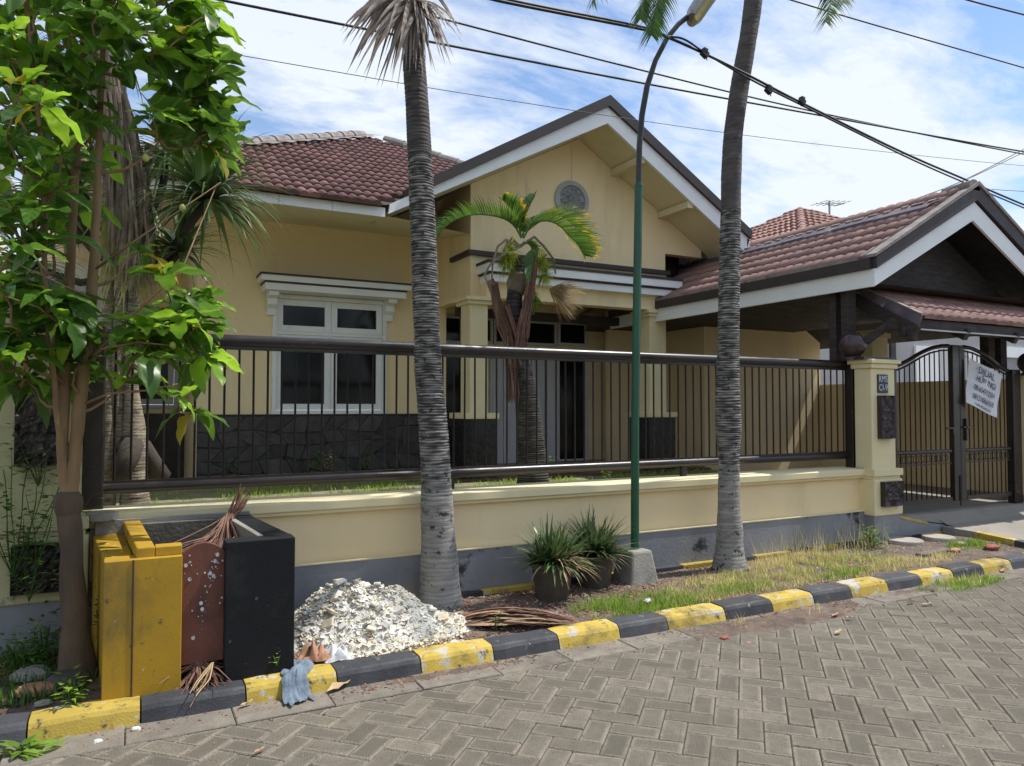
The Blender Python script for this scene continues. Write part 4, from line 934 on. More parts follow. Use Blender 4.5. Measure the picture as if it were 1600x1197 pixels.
# left white neighbour building behind the tree
lb=thing('white_house','white rendered house with a grey downpipe behind the trees at far left','house',(-4,13,0))
MB().box((-14,12,0),(-2.2,20,4.1)).build('wall',M['white_house'],lb)
a=W(0,370,Y=9);b=W(30,482,Y=9)
MB().box((-3.2,9,0),(-1.52,11.9,4.2)).build('wing_wall',M['white_house'],lb)
MB().box((-1.519,9.02,0),(-1.46,9.08,4.1)).build('downpipe',M['galv'],lb)
MB().box((-3.6,8.7,4.2),(-1.3,12.2,4.32)).build('roof_slab',M['conc'],lb)
a=W(38,400,Y=11.8);b=W(62,475,Y=11.8); MB().box((-1.3,11.85,1.8),(-.5,11.99,3.3)).build('window',M['greywhite'],lb)
MB().box((-2.2,12.0,0),(-.2,13.5,3.6)).build('wall',M['white_house'],lb)
# ================================================================== WASTE BIN
B=thing('waste_bin','masonry rubbish bin painted half yellow half black with terracotta board','rubbish bin',(.37,5.0,.09))
def bw_(p,q,name,m,bev=.008): return MB().box(p,q).build(name,m,B,bevel=.004)
zt=.80
bw_((-.11,4.36,.05),(.262,4.50,zt),'front_panel',M['byellow'],.01)
MB().box((.022,4.356,.05),(.030,4.3585,.80)).build('panel_crack',M['black_trim'],B)
MB().prism([(-.11,4.501),(.03,4.501),(-.02,5.44),(-.20,5.44)],'z',.05,zt-.02).build('side_wall',M['byellow'],B,bevel=.008)
MB().prism([(.04,4.40),(.13,4.40),(.07,5.44),(-.03,5.44)],'z',zt-.018,.855).build('rim_lip',M['byellow'],B,bevel=.008)
bw_((.131,4.40,zt+.001),(.262,4.50,.850),'rim_lip',M['byellow'])
MB().prism([(.48,4.36),(.855,4.36),(.855,4.50),(.48,4.50)],'z',.05,.852).build('front_panel',M['bblack'],B,bevel=.006)
MB().prism([(.70,4.5005),(.855,4.5005),(.755,5.44),(.62,5.44)],'z',.05,.850).build('side_wall',M['bblack'],B,bevel=.012)
MB().prism([(.665,4.5),(.699,4.5),(.619,5.44),(.58,5.44)],'z',.05,.855).build('side_wall_lining',M['conc'],B,bevel=.004)
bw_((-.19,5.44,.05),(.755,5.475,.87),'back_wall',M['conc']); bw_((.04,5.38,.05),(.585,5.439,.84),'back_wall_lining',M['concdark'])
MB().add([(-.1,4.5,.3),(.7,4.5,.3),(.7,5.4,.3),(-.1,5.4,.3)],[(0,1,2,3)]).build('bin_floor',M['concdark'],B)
n=12; pts=[(.262,.20)]+[(.48,.20)]+[(.48-(.218)*i/n,.80+.055*math.sin(math.pi*i/n)**.8) for i in range(n+1)]
MB().prism(pts,'y',4.40,4.43).build('front_board',M['terra'],B,bevel=.004)
mb=MB()
for _ in range(60):
    x=rnd(.27,.47);z=rnd(.3,.82)
    if random.random()<.6: x=.33+ (z-.3)*.22+rnd(-.02,.02)
    r=random.choice([.0015,.002,.002,.003,.003,.004,.005,.010]); mb.prism([(x+r*math.cos(t),z+r*1.1*math.sin(t)) for t in [k*math.pi/4 for k in range(8)]],'y',4.397,4.3995)
o=mb.build('paint_splashes',M['plastic'],B); o['kind']='stuff'
MB().tube([(-.15,5.42,.88),(-.15,5.42,.93)],.09,12).build('pipe_stub',M['conc'],B,smooth=True,autos=True)
def sticks(name,label,cat,base,tips,n,r,m,jit=.05,sag=0,grp=None,seg=4):
    mb=MB(); 
    for _ in range(n):
        a=Vector(base)+Vector((rnd(-jit,jit)*.35,rnd(-jit,jit)*.35,rnd(-jit,jit)*.35)); t=Vector(random.choice(tips))+Vector((rnd(-1,1)*jit*2.5,rnd(-1,1)*jit*2.5,rnd(-1,1)*jit*1.6))
        md=(a+t)/2+Vector((rnd(-.03,.03),rnd(-.03,.03),-sag+rnd(-.02,.02)))
        mb.tube([a,(a+md)/2+Vector((0,0,rnd(-.01,.01))),md,(md+t)/2,t],[r,r*.9,r*.8,r*.6,r*.3],4,cap=False)
    return mb.build(name,m,None,label=label,cat=cat,group=grp)
b0=W(384,768,Y=5.3)
sticks('dead_frond','dry brown palm frond stuffed upright in the rubbish bin','palm frond',(.60,5.25,.86),[(.2,4.62,.55),(.33,4.7,.62),(.28,4.9,.6),(.42,4.6,.7),(.45,4.8,.55)],70,.0055,M['deadred'],.09,.03)
sticks('dead_frond_stalk','broken brown palm stalk rising from the back right corner of the bin','palm stalk',(.58,5.3,.80),[tuple(W(388,762,Y=5.35)),tuple(W(376,775,Y=5.35))],14,.010,M['deadred'],.025)
sticks('twig','thin pale twigs leaning out of the bin bottom onto the kerb','twigs',(.42,4.36,.2),[(.30,4.22,.10),(.34,4.16,.02),(.37,4.14,.02)],5,.005,M['straw'],.02)
sticks('dead_leaf_litter','tuft of rotten brown leaves under the terracotta board','leaf litter',(.36,4.42,.20),[(.27,4.38,.09),(.33,4.33,.1),(.45,4.36,.1),(.40,4.36,.12)],70,.006,M['deadred'],.05)
def rag(name,label,cat,c,sx,sy,sz,m,seed,n=14,hang=None):
    vs=[]
    for j in range(n+1):
        for i in range(n+1):
            u=i/n-.5;v=j/n-.5; e=1-.35*(noise.noise(Vector((u*3,v*3,seed)))+.6*noise.noise(Vector((u*8,v*8,seed+3)))); x=c[0]+u*sx*e+.03*math.sin(v*5)*(sy>.3);y=c[1]+v*sy*e
            z=c[2]+sz*(.5+1.1*noise.noise(Vector((u*4.5,v*4.5,seed)))+.35*noise.noise(Vector((u*11,v*11,seed))))*max(0,1-(2*abs(u))**3)*max(0,1-(2*abs(v))**3)
            if hang: z=min(z,c[2]+sz) ; z+=hang(x,y)
            vs.append((x,y,z))
    mb=MB().add(vs,[(j*(n+1)+i,j*(n+1)+i+1,(j+1)*(n+1)+i+1,(j+1)*(n+1)+i) for j in range(n) for i in range(n)])
    return mb.build(name,m,None,smooth=True,label=label,cat=cat)
rag('blue_cloth','faded blue cloth rag draped over the yellow kerb beside the black bin wall','cloth',(.86,4.30,.105),.15,.40,.035,M['cloth'],31,26,lambda x,y:-max(0,(4.235-y))*1.1 if y>4.16 else -.085)
rag('paper_bag','crumpled brown paper bag lying beside the blue rag','paper bag',(1.0,4.50,.10),.17,.16,.12,M['paperb'],8)
rag('plastic_bag','crumpled clear plastic bag at the foot of the rubble heap','plastic bag',(1.13,4.47,.09),.16,.14,.09,M['plastic'],15)
# ================================================================== RUBBLE HEAP
RH=thing('rubble_heap','heap of broken white plaster and cream paint chips beside the bin','rubble',(1.45,4.95,.09))
def hz_(x,y):
    u=(x-1.40)/.60; v=(y-4.98)/.46; r=math.hypot(u,v); a=math.atan2(v,u)
    b=.31*max(0,1-(r*(1+.22*noise.noise(Vector((math.cos(a)*1.6,math.sin(a)*1.6,4)))))**1.2)*(1+.15*math.sin(3*a+1)+.35*noise.noise(Vector((x*3.5,y*3.5,9)))) ; b+=.10*max(0,1-math.hypot((x-1.85)/.45,(y-4.83)/.3))
    b+=.08*max(0,1-math.hypot((x-1.15)/.25,(y-5.05)/.25))
    return .085+b+(.030*noise.noise(Vector((x*11,y*11,3)))+.016*noise.noise(Vector((x*26,y*26,5))) if b>.02 else -.01)
mb=sheet(.76,4.46,2.3,5.50,0,90,64,0,hz_); mb.build('mound',M['rubble'],RH)
mbs=[MB(),MB(),MB()]
for k in range(9000):
    a=rnd(0,6.283);r=random.random()**.62*1.18; x=1.42+.66*r*math.cos(a)+rnd(-.03,.12)*(r>.8);y=4.96+.48*r*math.sin(a)
    if y<4.3 or (x<.87 and y<5.4) or y>5.47: continue
    z=max(hz_(x,y),.085); s_=random.choice([.004,.005,.006,.008,.010,.014,.024])*(1.1-.4*r)
    q=random.random(); idx=0 if q<.62 and r<.9 else (1 if q<.93 else 2)
    Mx=Matrix.Rotation(rnd(-.7,.7),3,'X')@Matrix.Rotation(rnd(-.7,.7),3,'Y')@Matrix.Rotation(rnd(0,6),3,'Z')
    n=random.choice([4,5]); vs=[]
    for h_ in (-1,1):
        for i in range(n):
            t=6.283*i/n; vs.append(Vector((x,y,z+.002))+Mx@Vector((s_*math.cos(t)*rnd(.6,1.2),s_*math.sin(t)*rnd(.6,1.2),h_*max(.0012,s_*.10))))
    mbs[idx].add(vs,[list(range(n))[::-1],[n+i for i in range(n)]]+[(i,(i+1)%n,n+(i+1)%n,n+i) for i in range(n)])
for q,(nm,mm_) in enumerate((('plaster_flakes','rubble'),('cream_paint_chips','rubble2'),('brown_chips','chips'))):
    o=mbs[q].build(nm,M[mm_],RH); o['kind']='stuff'
mb=MB()
for k in range(26):
    a=rnd(0,6.28);r=rnd(.1,.95);x=1.45+.6*r*math.cos(a);y=4.93+.4*r*math.sin(a);s_=rnd(.03,.065)
    mb=MB(); mb.obox((x,y,hz_(x,y)+.015),s_*1.4,s_,s_*.35,Matrix.Rotation(rnd(-.7,.7),3,'X')@Matrix.Rotation(rnd(-.7,.7),3,'Y')@Matrix.Rotation(rnd(0,3),3,'Z'))
    mb.build('plaster_lump',M['rubble'] if k%3 else M['rubble2'],RH,bevel=.004)
# ---- small litter
def scatter(n,xr,yr,zf,sz,m,name,label,flat=.3,dens=None,elong=1.,kind='stuff',cat='litter'):
    mb=MB(); c=0
    while c<n:
        x=rnd(*xr);y=rnd(*yr)
        if dens and random.random()>dens(x,y): 
            n-=.2; continue
        s_=rnd(*sz); Mx=Matrix.Rotation(rnd(0,6.28),3,'Z')@Matrix.Rotation(rnd(-.5,.5),3,'X')@Matrix.Rotation(rnd(-.4,.4),3,'Y')
        k=5; vs=[Vector((x,y,zf(x,y)+s_*flat))+Mx@Vector((s_*elong*math.cos(6.283*i/k)*rnd(.7,1.2),s_*math.sin(6.283*i/k)*rnd(.7,1.2),-s_*flat*.5)) for i in range(k)]+[Vector((x,y,zf(x,y)+s_*flat))+Mx@Vector((0,0,s_*flat))]
        mb.add(vs,[(i,(i+1)%k,k) for i in range(k)]+[list(range(k))[::-1]]); c+=1
    return mb.build(name,m,None,kind=kind,label=label,cat=cat)
bare=lambda x,y: 1 if x<4.2 else .35
scatter(5200,(1.3,6.6),(4.46,5.4),vz,(.004,.013),M['chips'],'brown_bark_chips','reddish brown chips and leaf crumbs strewn over the verge',.35,bare,1.5)
scatter(2000,(1.6,8.5),(4.46,5.42),vz,(.003,.011),M['chipsp'],'pale_gravel','pale gravel scattered on the verge soil',.4)
scatter(1500,(-3,8.5),(4.46,5.5),vz,(.003,.010),M['gravel'],'gravel','small grey gravel on the verge',.4)
scatter(2600,(.5,8),(3.88,4.215),lambda x,y:.003,(.002,.009),M['chips'],'gutter_dirt','brown dirt and leaf crumbs gathered in the gutter',.3,lambda x,y:max(0,1-((x-4.6)/.75)**2)*.9*(y>3.93) if x>3.6 else (max(0,1-((x-1.75)/.7)**2)*.8*(y>4.1)+.02),1.5)
scatter(1100,(-1.5,8),(4.06,4.205),lambda x,y:.002,(.002,.008),M['chips'],'gutter_crumbs','brown leaf crumbs along the foot of the kerb',.3,lambda x,y:1 if (.5<x<1.6 or 3.3<x<5.3) else .4,1.6)
scatter(500,(-2,9),(1.5,4.1),lambda x,y:.004,(.002,.005),M['chipsp'],'road_grit','grit lying on the paving',.4)
# ================================================================== LEAVES, GRASS
def leafmesh(name,L,Wd,m,curl=.25,fold=.18,seg=6,wave=.0,ph=0.):
    vs=[];
    for i in range(seg+1):
        t=i/seg; w_=Wd*.5*(math.sin(math.pi*min(1,t**.85))**.75) if 0<t<1 else .002
        z=-curl*L*t*t; x=L*t*(1-.12*curl*t)
        wv=wave*math.sin(t*14)
        e=wave*L*.42
        vs+= [(x,-w_*(1+wv),z+fold*w_*1.1+e*math.sin(t*15+ph)),(x,-w_*.5,z+fold*w_*.7+e*.3*math.sin(t*15+ph)),(x,0,z),(x,w_*.5,z+fold*w_*.7-e*.3*math.sin(t*13+ph)),(x,w_*(1-wv),z+fold*w_*1.1-e*math.sin(t*13+ph))]
    fs=[]
    for i in range(seg):
        a=5*i; fs+=[(a+k,a+5+k,a+6+k,a+1+k) for k in range(4)]
    me=bpy.data.meshes.new(name); me.from_pydata(vs,[],fs); me.materials.append(m); me.polygons.foreach_set('use_smooth',[True]*len(fs)); me.update(); return me
def orient(p,d,roll=0):
    d=Vector(d).normalized(); s_=Vector((0,0,1)).cross(d)
    if s_.length<.05: s_=Vector((1,0,0))
    s_.normalize();u=d.cross(s_); Mx=Matrix((d,s_,u)).transposed().to_4x4()
    return Matrix.Translation(p)@Mx@Matrix.Rotation(roll,4,'X')
LM=[leafmesh('broad_leaf',1,.56,M['leaf'],.35,.2,11,.07,0),leafmesh('broad_leaf',1,.50,M['leaf'],.6,.25,11,.10,1.5),leafmesh('broad_leaf',1,.60,M['leaf'],.2,.15,11,.08,3),leafmesh('broad_leaf',1,.52,M['leaf'],.85,.35,11,.10,4)]
LY=[leafmesh('broad_leaf',1,.46,M['leaf_y'],.2,.35,11,.10,0),leafmesh('broad_leaf',1,.42,M['leaf_y'],.6,.3,11,.12,2),leafmesh('broad_leaf',1,.48,M['leaf_y'],.4,.2,11,.10,4)]
LO=[leafmesh('broad_leaf',1,.44,M['leaf_old'],.6,.2,7,.1)]
T=thing('broadleaf_tree','leafy young tree with three pale stems from a dark stump beside the bin','tree',(-.22,4.80,.08))
tb=Vector((-.24,4.80,.06)); fk=W(107,785,Y=4.82)
def jitter_tube(pts,r,n,m,name,par,seg=5,amp=.008,tone=None):
    P_=[];Rr=[]
    for i in range(len(pts)-1):
        for k in range(seg):
            t=k/seg; p=Vector(pts[i]).lerp(Vector(pts[i+1]),t); P_.append(p+Vector((rnd(-amp,amp),rnd(-amp,amp),0))); Rr.append((r[i]*(1-t)+r[i+1]*t)*rnd(.93,1.07))
    P_.append(Vector(pts[-1]));Rr.append(r[-1])
    return MB().tube(P_,Rr,n).build(name,m,par,smooth=True)
jitter_tube([tb-Vector((0,0,.05)),tb+Vector((0,0,.12)),W(118,980,Y=4.8),W(112,860,Y=4.8),fk],[.125,.095,.070,.056,.060],14,M['bark_dark'],'trunk',T,4,.006)
MB().lathe((fk.x,fk.y,fk.z-.09),[(.052,0),(.066,.04),(.074,.08),(.070,.12),(.05,.15),(.01,.165)],14).build('fork_knuckle',M['bark_dark'],T,smooth=True)
st=[[fk,W(90,660,Y=4.76),W(78,540,Y=4.72),W(70,400,Y=4.68),W(68,250,Y=4.62),W(52,120,Y=4.6),W(40,-40,Y=4.6)],
    [fk,W(98,690,Y=4.84),W(103,540,Y=4.86),W(110,400,Y=4.88),W(118,280,Y=4.9),W(122,150,Y=4.95),W(135,0,Y=5.0)],
    [fk,W(118,700,Y=4.82),W(133,560,Y=4.82),W(147,420,Y=4.80),W(152,300,Y=4.78),W(156,150,Y=4.75),W(170,-30,Y=4.7)]]
rr=[[.022,.016,.015,.013,.012,.011,.008],[.042,.032,.030,.026,.022,.018,.012],[.045,.036,.034,.028,.022,.017,.012]]
for s_,r_ in zip(st,rr): jitter_tube(s_,r_,10,M['bark'],'stem',T,5,.004)
lf=[];
WH=[(290,55,4.5),(330,125,4.6),(350,175,4.7),(300,190,4.6),(250,225,4.6),(335,235,4.9),(220,35,4.4),(150,30,4.4),(85,25,4.4),(20,55,4.3),(40,130,4.2),(62,165,4.1),(100,95,4.5),(185,100,4.6),(5,215,4.3),(35,262,4.4),(90,300,4.5),(130,265,4.9),(60,335,4.5),(18,385,4.2),(95,375,4.6),(372,275,4.9),(290,330,4.9),(245,330,5.0),(330,360,4.9),(360,405,4.9),(215,455,4.3),(165,440,4.7),(290,465,4.7),(330,470,4.8),(318,500,4.5),(245,520,4.6),(300,520,4.6),(225,560,4.5),(275,620,4.45),(300,640,4.6),(55,525,4.8),(20,560,4.7),(85,560,4.8),(120,530,5.0),(40,480,5.0),(265,15,4.7),(310,10,4.8),(200,150,4.9),(150,190,4.9),(245,130,4.8),(295,110,4.8),(10,0,4.6),(120,0,4.8),(55,0,4.7),(180,-20,4.7),(250,-40,4.6),(330,60,4.9),(20,160,4.7),(80,230,4.9),(190,240,5.0),(5,310,4.8),(240,270,5.0),(300,265,4.9),(210,390,5.0),(140,350,5.1),(270,400,5.1),(350,120,5.0),(375,225,5.0),(15,440,5.0),(215,-90,4.6),(90,-90,4.6),(300,-80,4.7),(0,-100,4.7),(150,-150,4.8),(260,-170,4.8),(320,30,4.5),(275,85,4.9),(345,95,4.6),(365,155,4.75),(310,155,4.8),(265,175,4.7),(340,200,4.6),(225,85,4.6),(180,60,4.8),(115,60,4.5),(60,95,4.6),(15,100,4.5),(160,235,5.0),(110,200,4.7),(35,200,4.9),(65,290,4.8),(20,330,4.5),(130,320,5.1),(105,420,4.9),(45,430,4.8),(385,300,4.8),(350,300,4.6),(310,300,5.1),(375,350,5.0),(255,425,4.6),(310,430,5.0),(355,450,4.8),(230,500,4.9),(280,500,4.4),(350,520,4.9),(330,550,4.8),(200,590,5.0),(255,600,4.9),(100,500,4.5),(25,520,4.5),(60,590,4.9),(0,560,4.8),(100,600,5.1),(330,40,4.9),(90,0,4.5),(20,-40,4.5),(230,0,4.6)]
_w=[]
for (px,py,Y) in WH:
    if 135<px<250 and 70<py<470 and random.random()<.65: continue
    if px>258 and 238<py<438: continue
    if px>300: px=300+(px-300)*.75
    _w.append((px,py,Y))
random.seed(5)
_x=[(rnd(0,325),rnd(-60,235),rnd(4.5,5.1)) for _ in range(62)]+[(rnd(0,130),rnd(235,600),rnd(4.5,5.1)) for _ in range(26)]+[(rnd(215,325),rnd(440,590),rnd(4.5,5.0)) for _ in range(12)]
_x=[q for q in _x if not(150<q[0]<235 and 110<q[1]<460) and noise.noise(Vector((q[0]/55,q[1]/55,3)))>-.18]
random.seed(21); WH=[q for k,q in enumerate(_w) if not (k>68 and k%3==0)]+_x
br=MB(); nl=0
_samp=[s_[i].lerp(s_[i+1],t) for s_ in st for i in range(1,len(s_)-1) for t in (0,.2,.4,.6,.8)]
_pts=[(W(a+rnd(-6,6),b+rnd(-6,6),Y=c+rnd(-.12,.12))) for a,b,c in WH]
_pts.sort(key=lambda c:min((q-c).length for q in _samp))
_nodes=[(q,0) for q in _samp]
for c in _pts:
    # attach lower on the nearest stem point
    best,dep=min(_nodes,key=lambda q:(q[0]-(c+Vector((0,0,-.20 if q[1]==0 else -.06)))).length*(1 if q[1]==0 else 1.05)+.02*q[1])
    md=(best+c)/2+Vector((rnd(-.05,.05),rnd(-.05,.05),-.04)); br.tube([best,best.lerp(md,.5)+Vector((rnd(-.02,.02),rnd(-.02,.02),-.015)),md,md.lerp(c,.5)+Vector((rnd(-.02,.02),0,rnd(-.01,.02))),c],[.012-.002*min(3,dep),.010-.0017*min(3,dep),.008-.001*min(3,dep),.006,.004],5,cap=False)
    _nodes+=[(md,dep+1),(c,dep+1),(md.lerp(c,.5),dep+1),(best.lerp(md,.6),dep+1)]
    out=(c-best).normalized(); young=random.random()<.5; n=random.choice([6,7,8]); ph=rnd(0,6.28)
    for k in range(n):
        a=ph+k*2.4; inner=k<2
        d=Vector((math.cos(a),math.sin(a),rnd(.5,1.1) if inner else rnd(-.55,.5)))+out*.35
        Ls=rnd(.09,.15) if inner else rnd(.12,.26)
        pool=LY if (young and (inner or random.random()<.5)) else (LO if random.random()<.035 else LM)
        nl+=1
        if nl<=299: o=inst('leaf',random.choice(pool),orient(c+d*.015,d,rnd(-.5,.5))@Matrix.Scale(Ls,4),T)
        else: lf.append((pool,c+d*.015,d,Ls))
br.build('branches',M['bark'],T,smooth=True)
# thin bare branches in front
bare_=[[(140,560,4.75),(160,545,4.6),(215,535,4.5),(270,540,4.45)],[(135,630,4.78),(170,615,4.6),(230,610,4.5),(278,600,4.45)],[(150,470,4.7),(0,400,4.4)],[(138,540,4.75),(60,480,4.5),(0,460,4.4)],[(100,600,4.8),(60,560,4.7),(22,515,4.6)],[(145,500,4.75),(200,560,4.5),(270,625,4.45)],[(150,420,4.75),(220,370,4.6),(345,285,4.6)],[(140,560,4.75),(200,500,4.6),(285,420,4.6),(340,285,4.8)]]
mb=MB()
for l in bare_: mb.tube([W(a,b,Y=c) for a,b,c in l],[.009]+[.006]*(len(l)-2)+[.003],5)
mb.build('bare_branches',M['bark'],T,smooth=True)
if lf:
    bys={}
    for pool,p,d,Ls in lf: bys.setdefault(pool[0].materials[0].name,[]).append((pool,p,d,Ls))
    for nm,ls in bys.items():
        mb=MB()
        for pool,p,d,Ls in ls:
            me=random.choice(pool); Mx=orient(p,d,rnd(-.5,.5))@Matrix.Scale(Ls,4); mb.add([Mx@v.co for v in me.vertices],[list(q.vertices) for q in me.polygons])
        o=mb.build('leaves',ls[0][0][0].materials[0],T,smooth=True); o['kind']='stuff'
for (px,py) in ((270,540),(285,632),(285,325),(228,247),(254,564)):
    c=W(px,py,Y=4.45); mb=MB().lathe((c.x,c.y,c.z-.02),[(.001,0),(.012,.004),(.018,.016),(.016,.03),(.008,.04),(.001,.043)],10); mb.build('fruit',M['fruit'],T,smooth=True)
print('noni leaves',nl)
# ================================================================== PALMS
seed_=3.3
def ringed(path,rad,step,m,name,par,n=22,depth=.05,tone_lo=.0,jit=.006,ztrans=None,upto=None):
    """trunk with close leaf-scar rings; path: list of points, rad: radii"""
    P_=[Vector(p) for p in path]; L=[0]
    for a,b in zip(P_,P_[1:]): L.append(L[-1]+(b-a).length)
    def at(s_):
        for i in range(len(P_)-1):
            if s_<=L[i+1] or i==len(P_)-2:
                t=(s_-L[i])/(L[i+1]-L[i]); t=max(0,min(1,t))
                # catmull-rom
                p0=P_[max(0,i-1)];p1=P_[i];p2=P_[i+1];p3=P_[min(len(P_)-1,i+2)]
                q=.5*((2*p1)+(p2-p0)*t+(2*p0-5*p1+4*p2-p3)*t*t+(3*p1-p0-3*p2+p3)*t**3)
                ts=t*t*(3-2*t); return q,rad[i]*(1-ts)+rad[i+1]*ts
    mb=MB();vs=[];cols=[];s_=0;rows=0
    while s_<L[-1]:
        p,r=at(s_); st_=step(p.z) if callable(step) else step; st_*=rnd(.7,1.35); dp=(depth(p.z) if callable(depth) else depth)*rnd(.6,1.3)
        tilt=rnd(-.02,.02)
        tb_=rnd(.85-.3*min(1,dp/.03),1.05); lo_=.1+.75*max(0,1-dp/.03)
        for (ds,k,tn) in ((0,1-dp,lo_),(.3,1-dp,lo_+.1),(.45,1,tb_),(.9,1.0+dp*.25,tb_)):
            q,r2=at(min(L[-1],s_+ds*st_))
            for i in range(n):
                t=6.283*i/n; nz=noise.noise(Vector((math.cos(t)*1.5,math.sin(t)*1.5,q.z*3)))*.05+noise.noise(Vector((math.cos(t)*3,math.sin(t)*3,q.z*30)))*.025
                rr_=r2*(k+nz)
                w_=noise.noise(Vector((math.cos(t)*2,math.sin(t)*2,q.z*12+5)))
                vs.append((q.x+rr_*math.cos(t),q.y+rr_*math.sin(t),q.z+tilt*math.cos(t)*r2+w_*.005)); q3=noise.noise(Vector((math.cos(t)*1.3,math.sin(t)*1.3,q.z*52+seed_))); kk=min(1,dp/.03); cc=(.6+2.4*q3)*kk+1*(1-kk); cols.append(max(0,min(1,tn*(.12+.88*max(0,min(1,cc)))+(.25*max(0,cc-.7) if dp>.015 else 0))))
            rows+=1
        s_+=st_
    mb.add(vs,[(j*n+i,j*n+(i+1)%n,(j+1)*n+(i+1)%n,(j+1)*n+i) for j in range(rows-1) for i in range(n)])
    mb.col=cols; return mb.build(name,m,par,smooth=True)
def frond_mb(mb,pts,nl,Ll,wd,droop,tipm=None,sweep=.5,stalk=.15,r=.014,up=.3,mats=(0,1),vjit=.15,seg=3,side_drop=0):
    """feather frond; pts = rachis points"""
    P_=[Vector(p) for p in pts]
    def at(t):
        x=t*(len(P_)-1); i=min(int(x),len(P_)-2); f_=x-i
        p0=P_[max(0,i-1)];p1=P_[i];p2=P_[i+1];p3=P_[min(len(P_)-1,i+2)]
        return .5*((2*p1)+(p2-p0)*f_+(2*p0-5*p1+4*p2-p3)*f_*f_+(3*p1-p0-3*p2+p3)*f_**3)
    rach=[at(i/16) for i in range(17)]; mb.m=mats[0]; mb.tube(rach,[r*(1-.85*i/16) for i in range(17)],6,cap=False)
    for i in range(nl):
        t=stalk+(1-stalk)*i/nl; p=at(t); d=(at(min(1,t+.02))-at(max(0,t-.02))).normalized()
        sd=d.cross(Vector((0,0,1))); 
        if sd.length<.2: sd=Vector((d.y,-d.x,0))+Vector((.3,.1,0))
        sd.normalize(); u=sd.cross(d)
        for sg in (-1,1):
            l=Ll*(math.sin(math.pi*(.12+.83*(t-stalk)/(1-stalk)))**.6)*rnd(.85,1.1)
            dd=(sd*sg+d*sweep+u*(up+rnd(-vjit,vjit))+Vector((0,0,-side_drop))).normalized()
            mb.m=mats[1]
            if tipm is not None and random.random()<.5:
                mb.blade(p,dd,l*.72,wd,droop*.7,seg-1,d,.2); dd2=(dd+Vector((0,0,-droop*.6))).normalized(); mb.m=tipm; mb.blade(p+dd*l*.62+Vector((0,0,-droop*l*.2)),dd2,l*.36,wd*.8,droop*.6,2,d)
            else: mb.blade(p,dd,l,wd,droop,seg,d)
    return mb
def arc(c,az,el,L,bend,n=6):
    p=Vector(c);out=[p.copy()];e=el
    for i in range(n):
        d=Vector((math.cos(az)*math.cos(e),math.sin(az)*math.cos(e),math.sin(e))); p=p+d*L/n; e-=bend/n; out.append(p.copy())
    return out
# ---- palm 1 (left)
p1=thing('palm_tree','ringed grey palm trunk rising beside the rubble heap with hanging dead fronds','palm tree',(2.17,5.30,.08))
px=[(688,948),(687,900),(684,820),(681,740),(676,660),(670,590),(667,520),(664,440),(660,340),(656,240),(650,140),(645,60),(640,-20)]
path=[W(a,b,Y=5.27) for a,b in px]; path+= [path[-1]+Vector((-.03,0,.25))]
rad=[.182,.150,.128,.116,.111,.108,.099,.099,.096,.094,.088,.085,.09,.10]
stp=lambda z:.030 if z<.9 else (.021 if z<1.7 else .0195)
dpt=lambda z:.005+.05*max(0,min(1,(z-.8)/1.0))
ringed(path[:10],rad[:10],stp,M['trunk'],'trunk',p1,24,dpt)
ringed(path[9:],rad[9:],.03,M['trunk_dark'],'crown_shaft',p1,20,.018)
top=path[-1]
ends=[(540,75),(546,112),(552,60),(560,88),(566,124),(575,98),(583,66),(590,132),(600,96),(609,112),(616,140),(624,100),(634,120),(640,88),(585,50),(560,45),(535,50),(660,75),(668,100),(676,118),(686,70),(694,96),(703,52),(708,88),(715,40),(722,66),(700,110),(655,120),(648,95),(672,60),(690,40),(605,60),(572,72)]
for j,(ex_,ey) in enumerate(ends):
    mb=MB()
    for q in range(3):
        S0=W(648+rnd(-12,14),rnd(-25,22),Y=5.22+rnd(-.06,.06)); E_=W(ex_+rnd(-7,7),ey+rnd(-8,8),Y=5.0+rnd(-.25,.2)); C_=(S0+E_)/2+Vector((0,0,.12+.25*abs(E_.x-S0.x))); n=8; vs=[]; wd=rnd(.012,.024); tw=rnd(-.8,.8)
        for i in range(n+1):
            t=i/n; p=S0*(1-t)**2+C_*2*t*(1-t)+E_*t*t; d=((C_-S0)*(1-t)+(E_-C_)*t).normalized(); sd=d.cross(Vector((.3,-1,tw))).normalized(); w_=wd*.5*(.5+math.sin(math.pi*min(1,.15+t*.75)))*(1-t**5)
            vs+=[p-sd*w_,p+sd*w_]
        mb.add(vs,[(2*i,2*i+1,2*i+3,2*i+2) for i in range(n)])
    mb.build('dead_leaf',M['deadpalm'],p1,smooth=True)
for k in range(9):
    a=k*6.283/9+.3; el=rnd(.5,1.2); mb=MB(); frond_mb(mb,arc(top+Vector((0,0,.6)),a,el+.2,2.0,rnd(.9,1.3)),42,.42,.028,.35,None,.5,.2,.016,.25,(0,0),.12,2); mb.build('frond',M['palm_leaf'],p1,smooth=True)
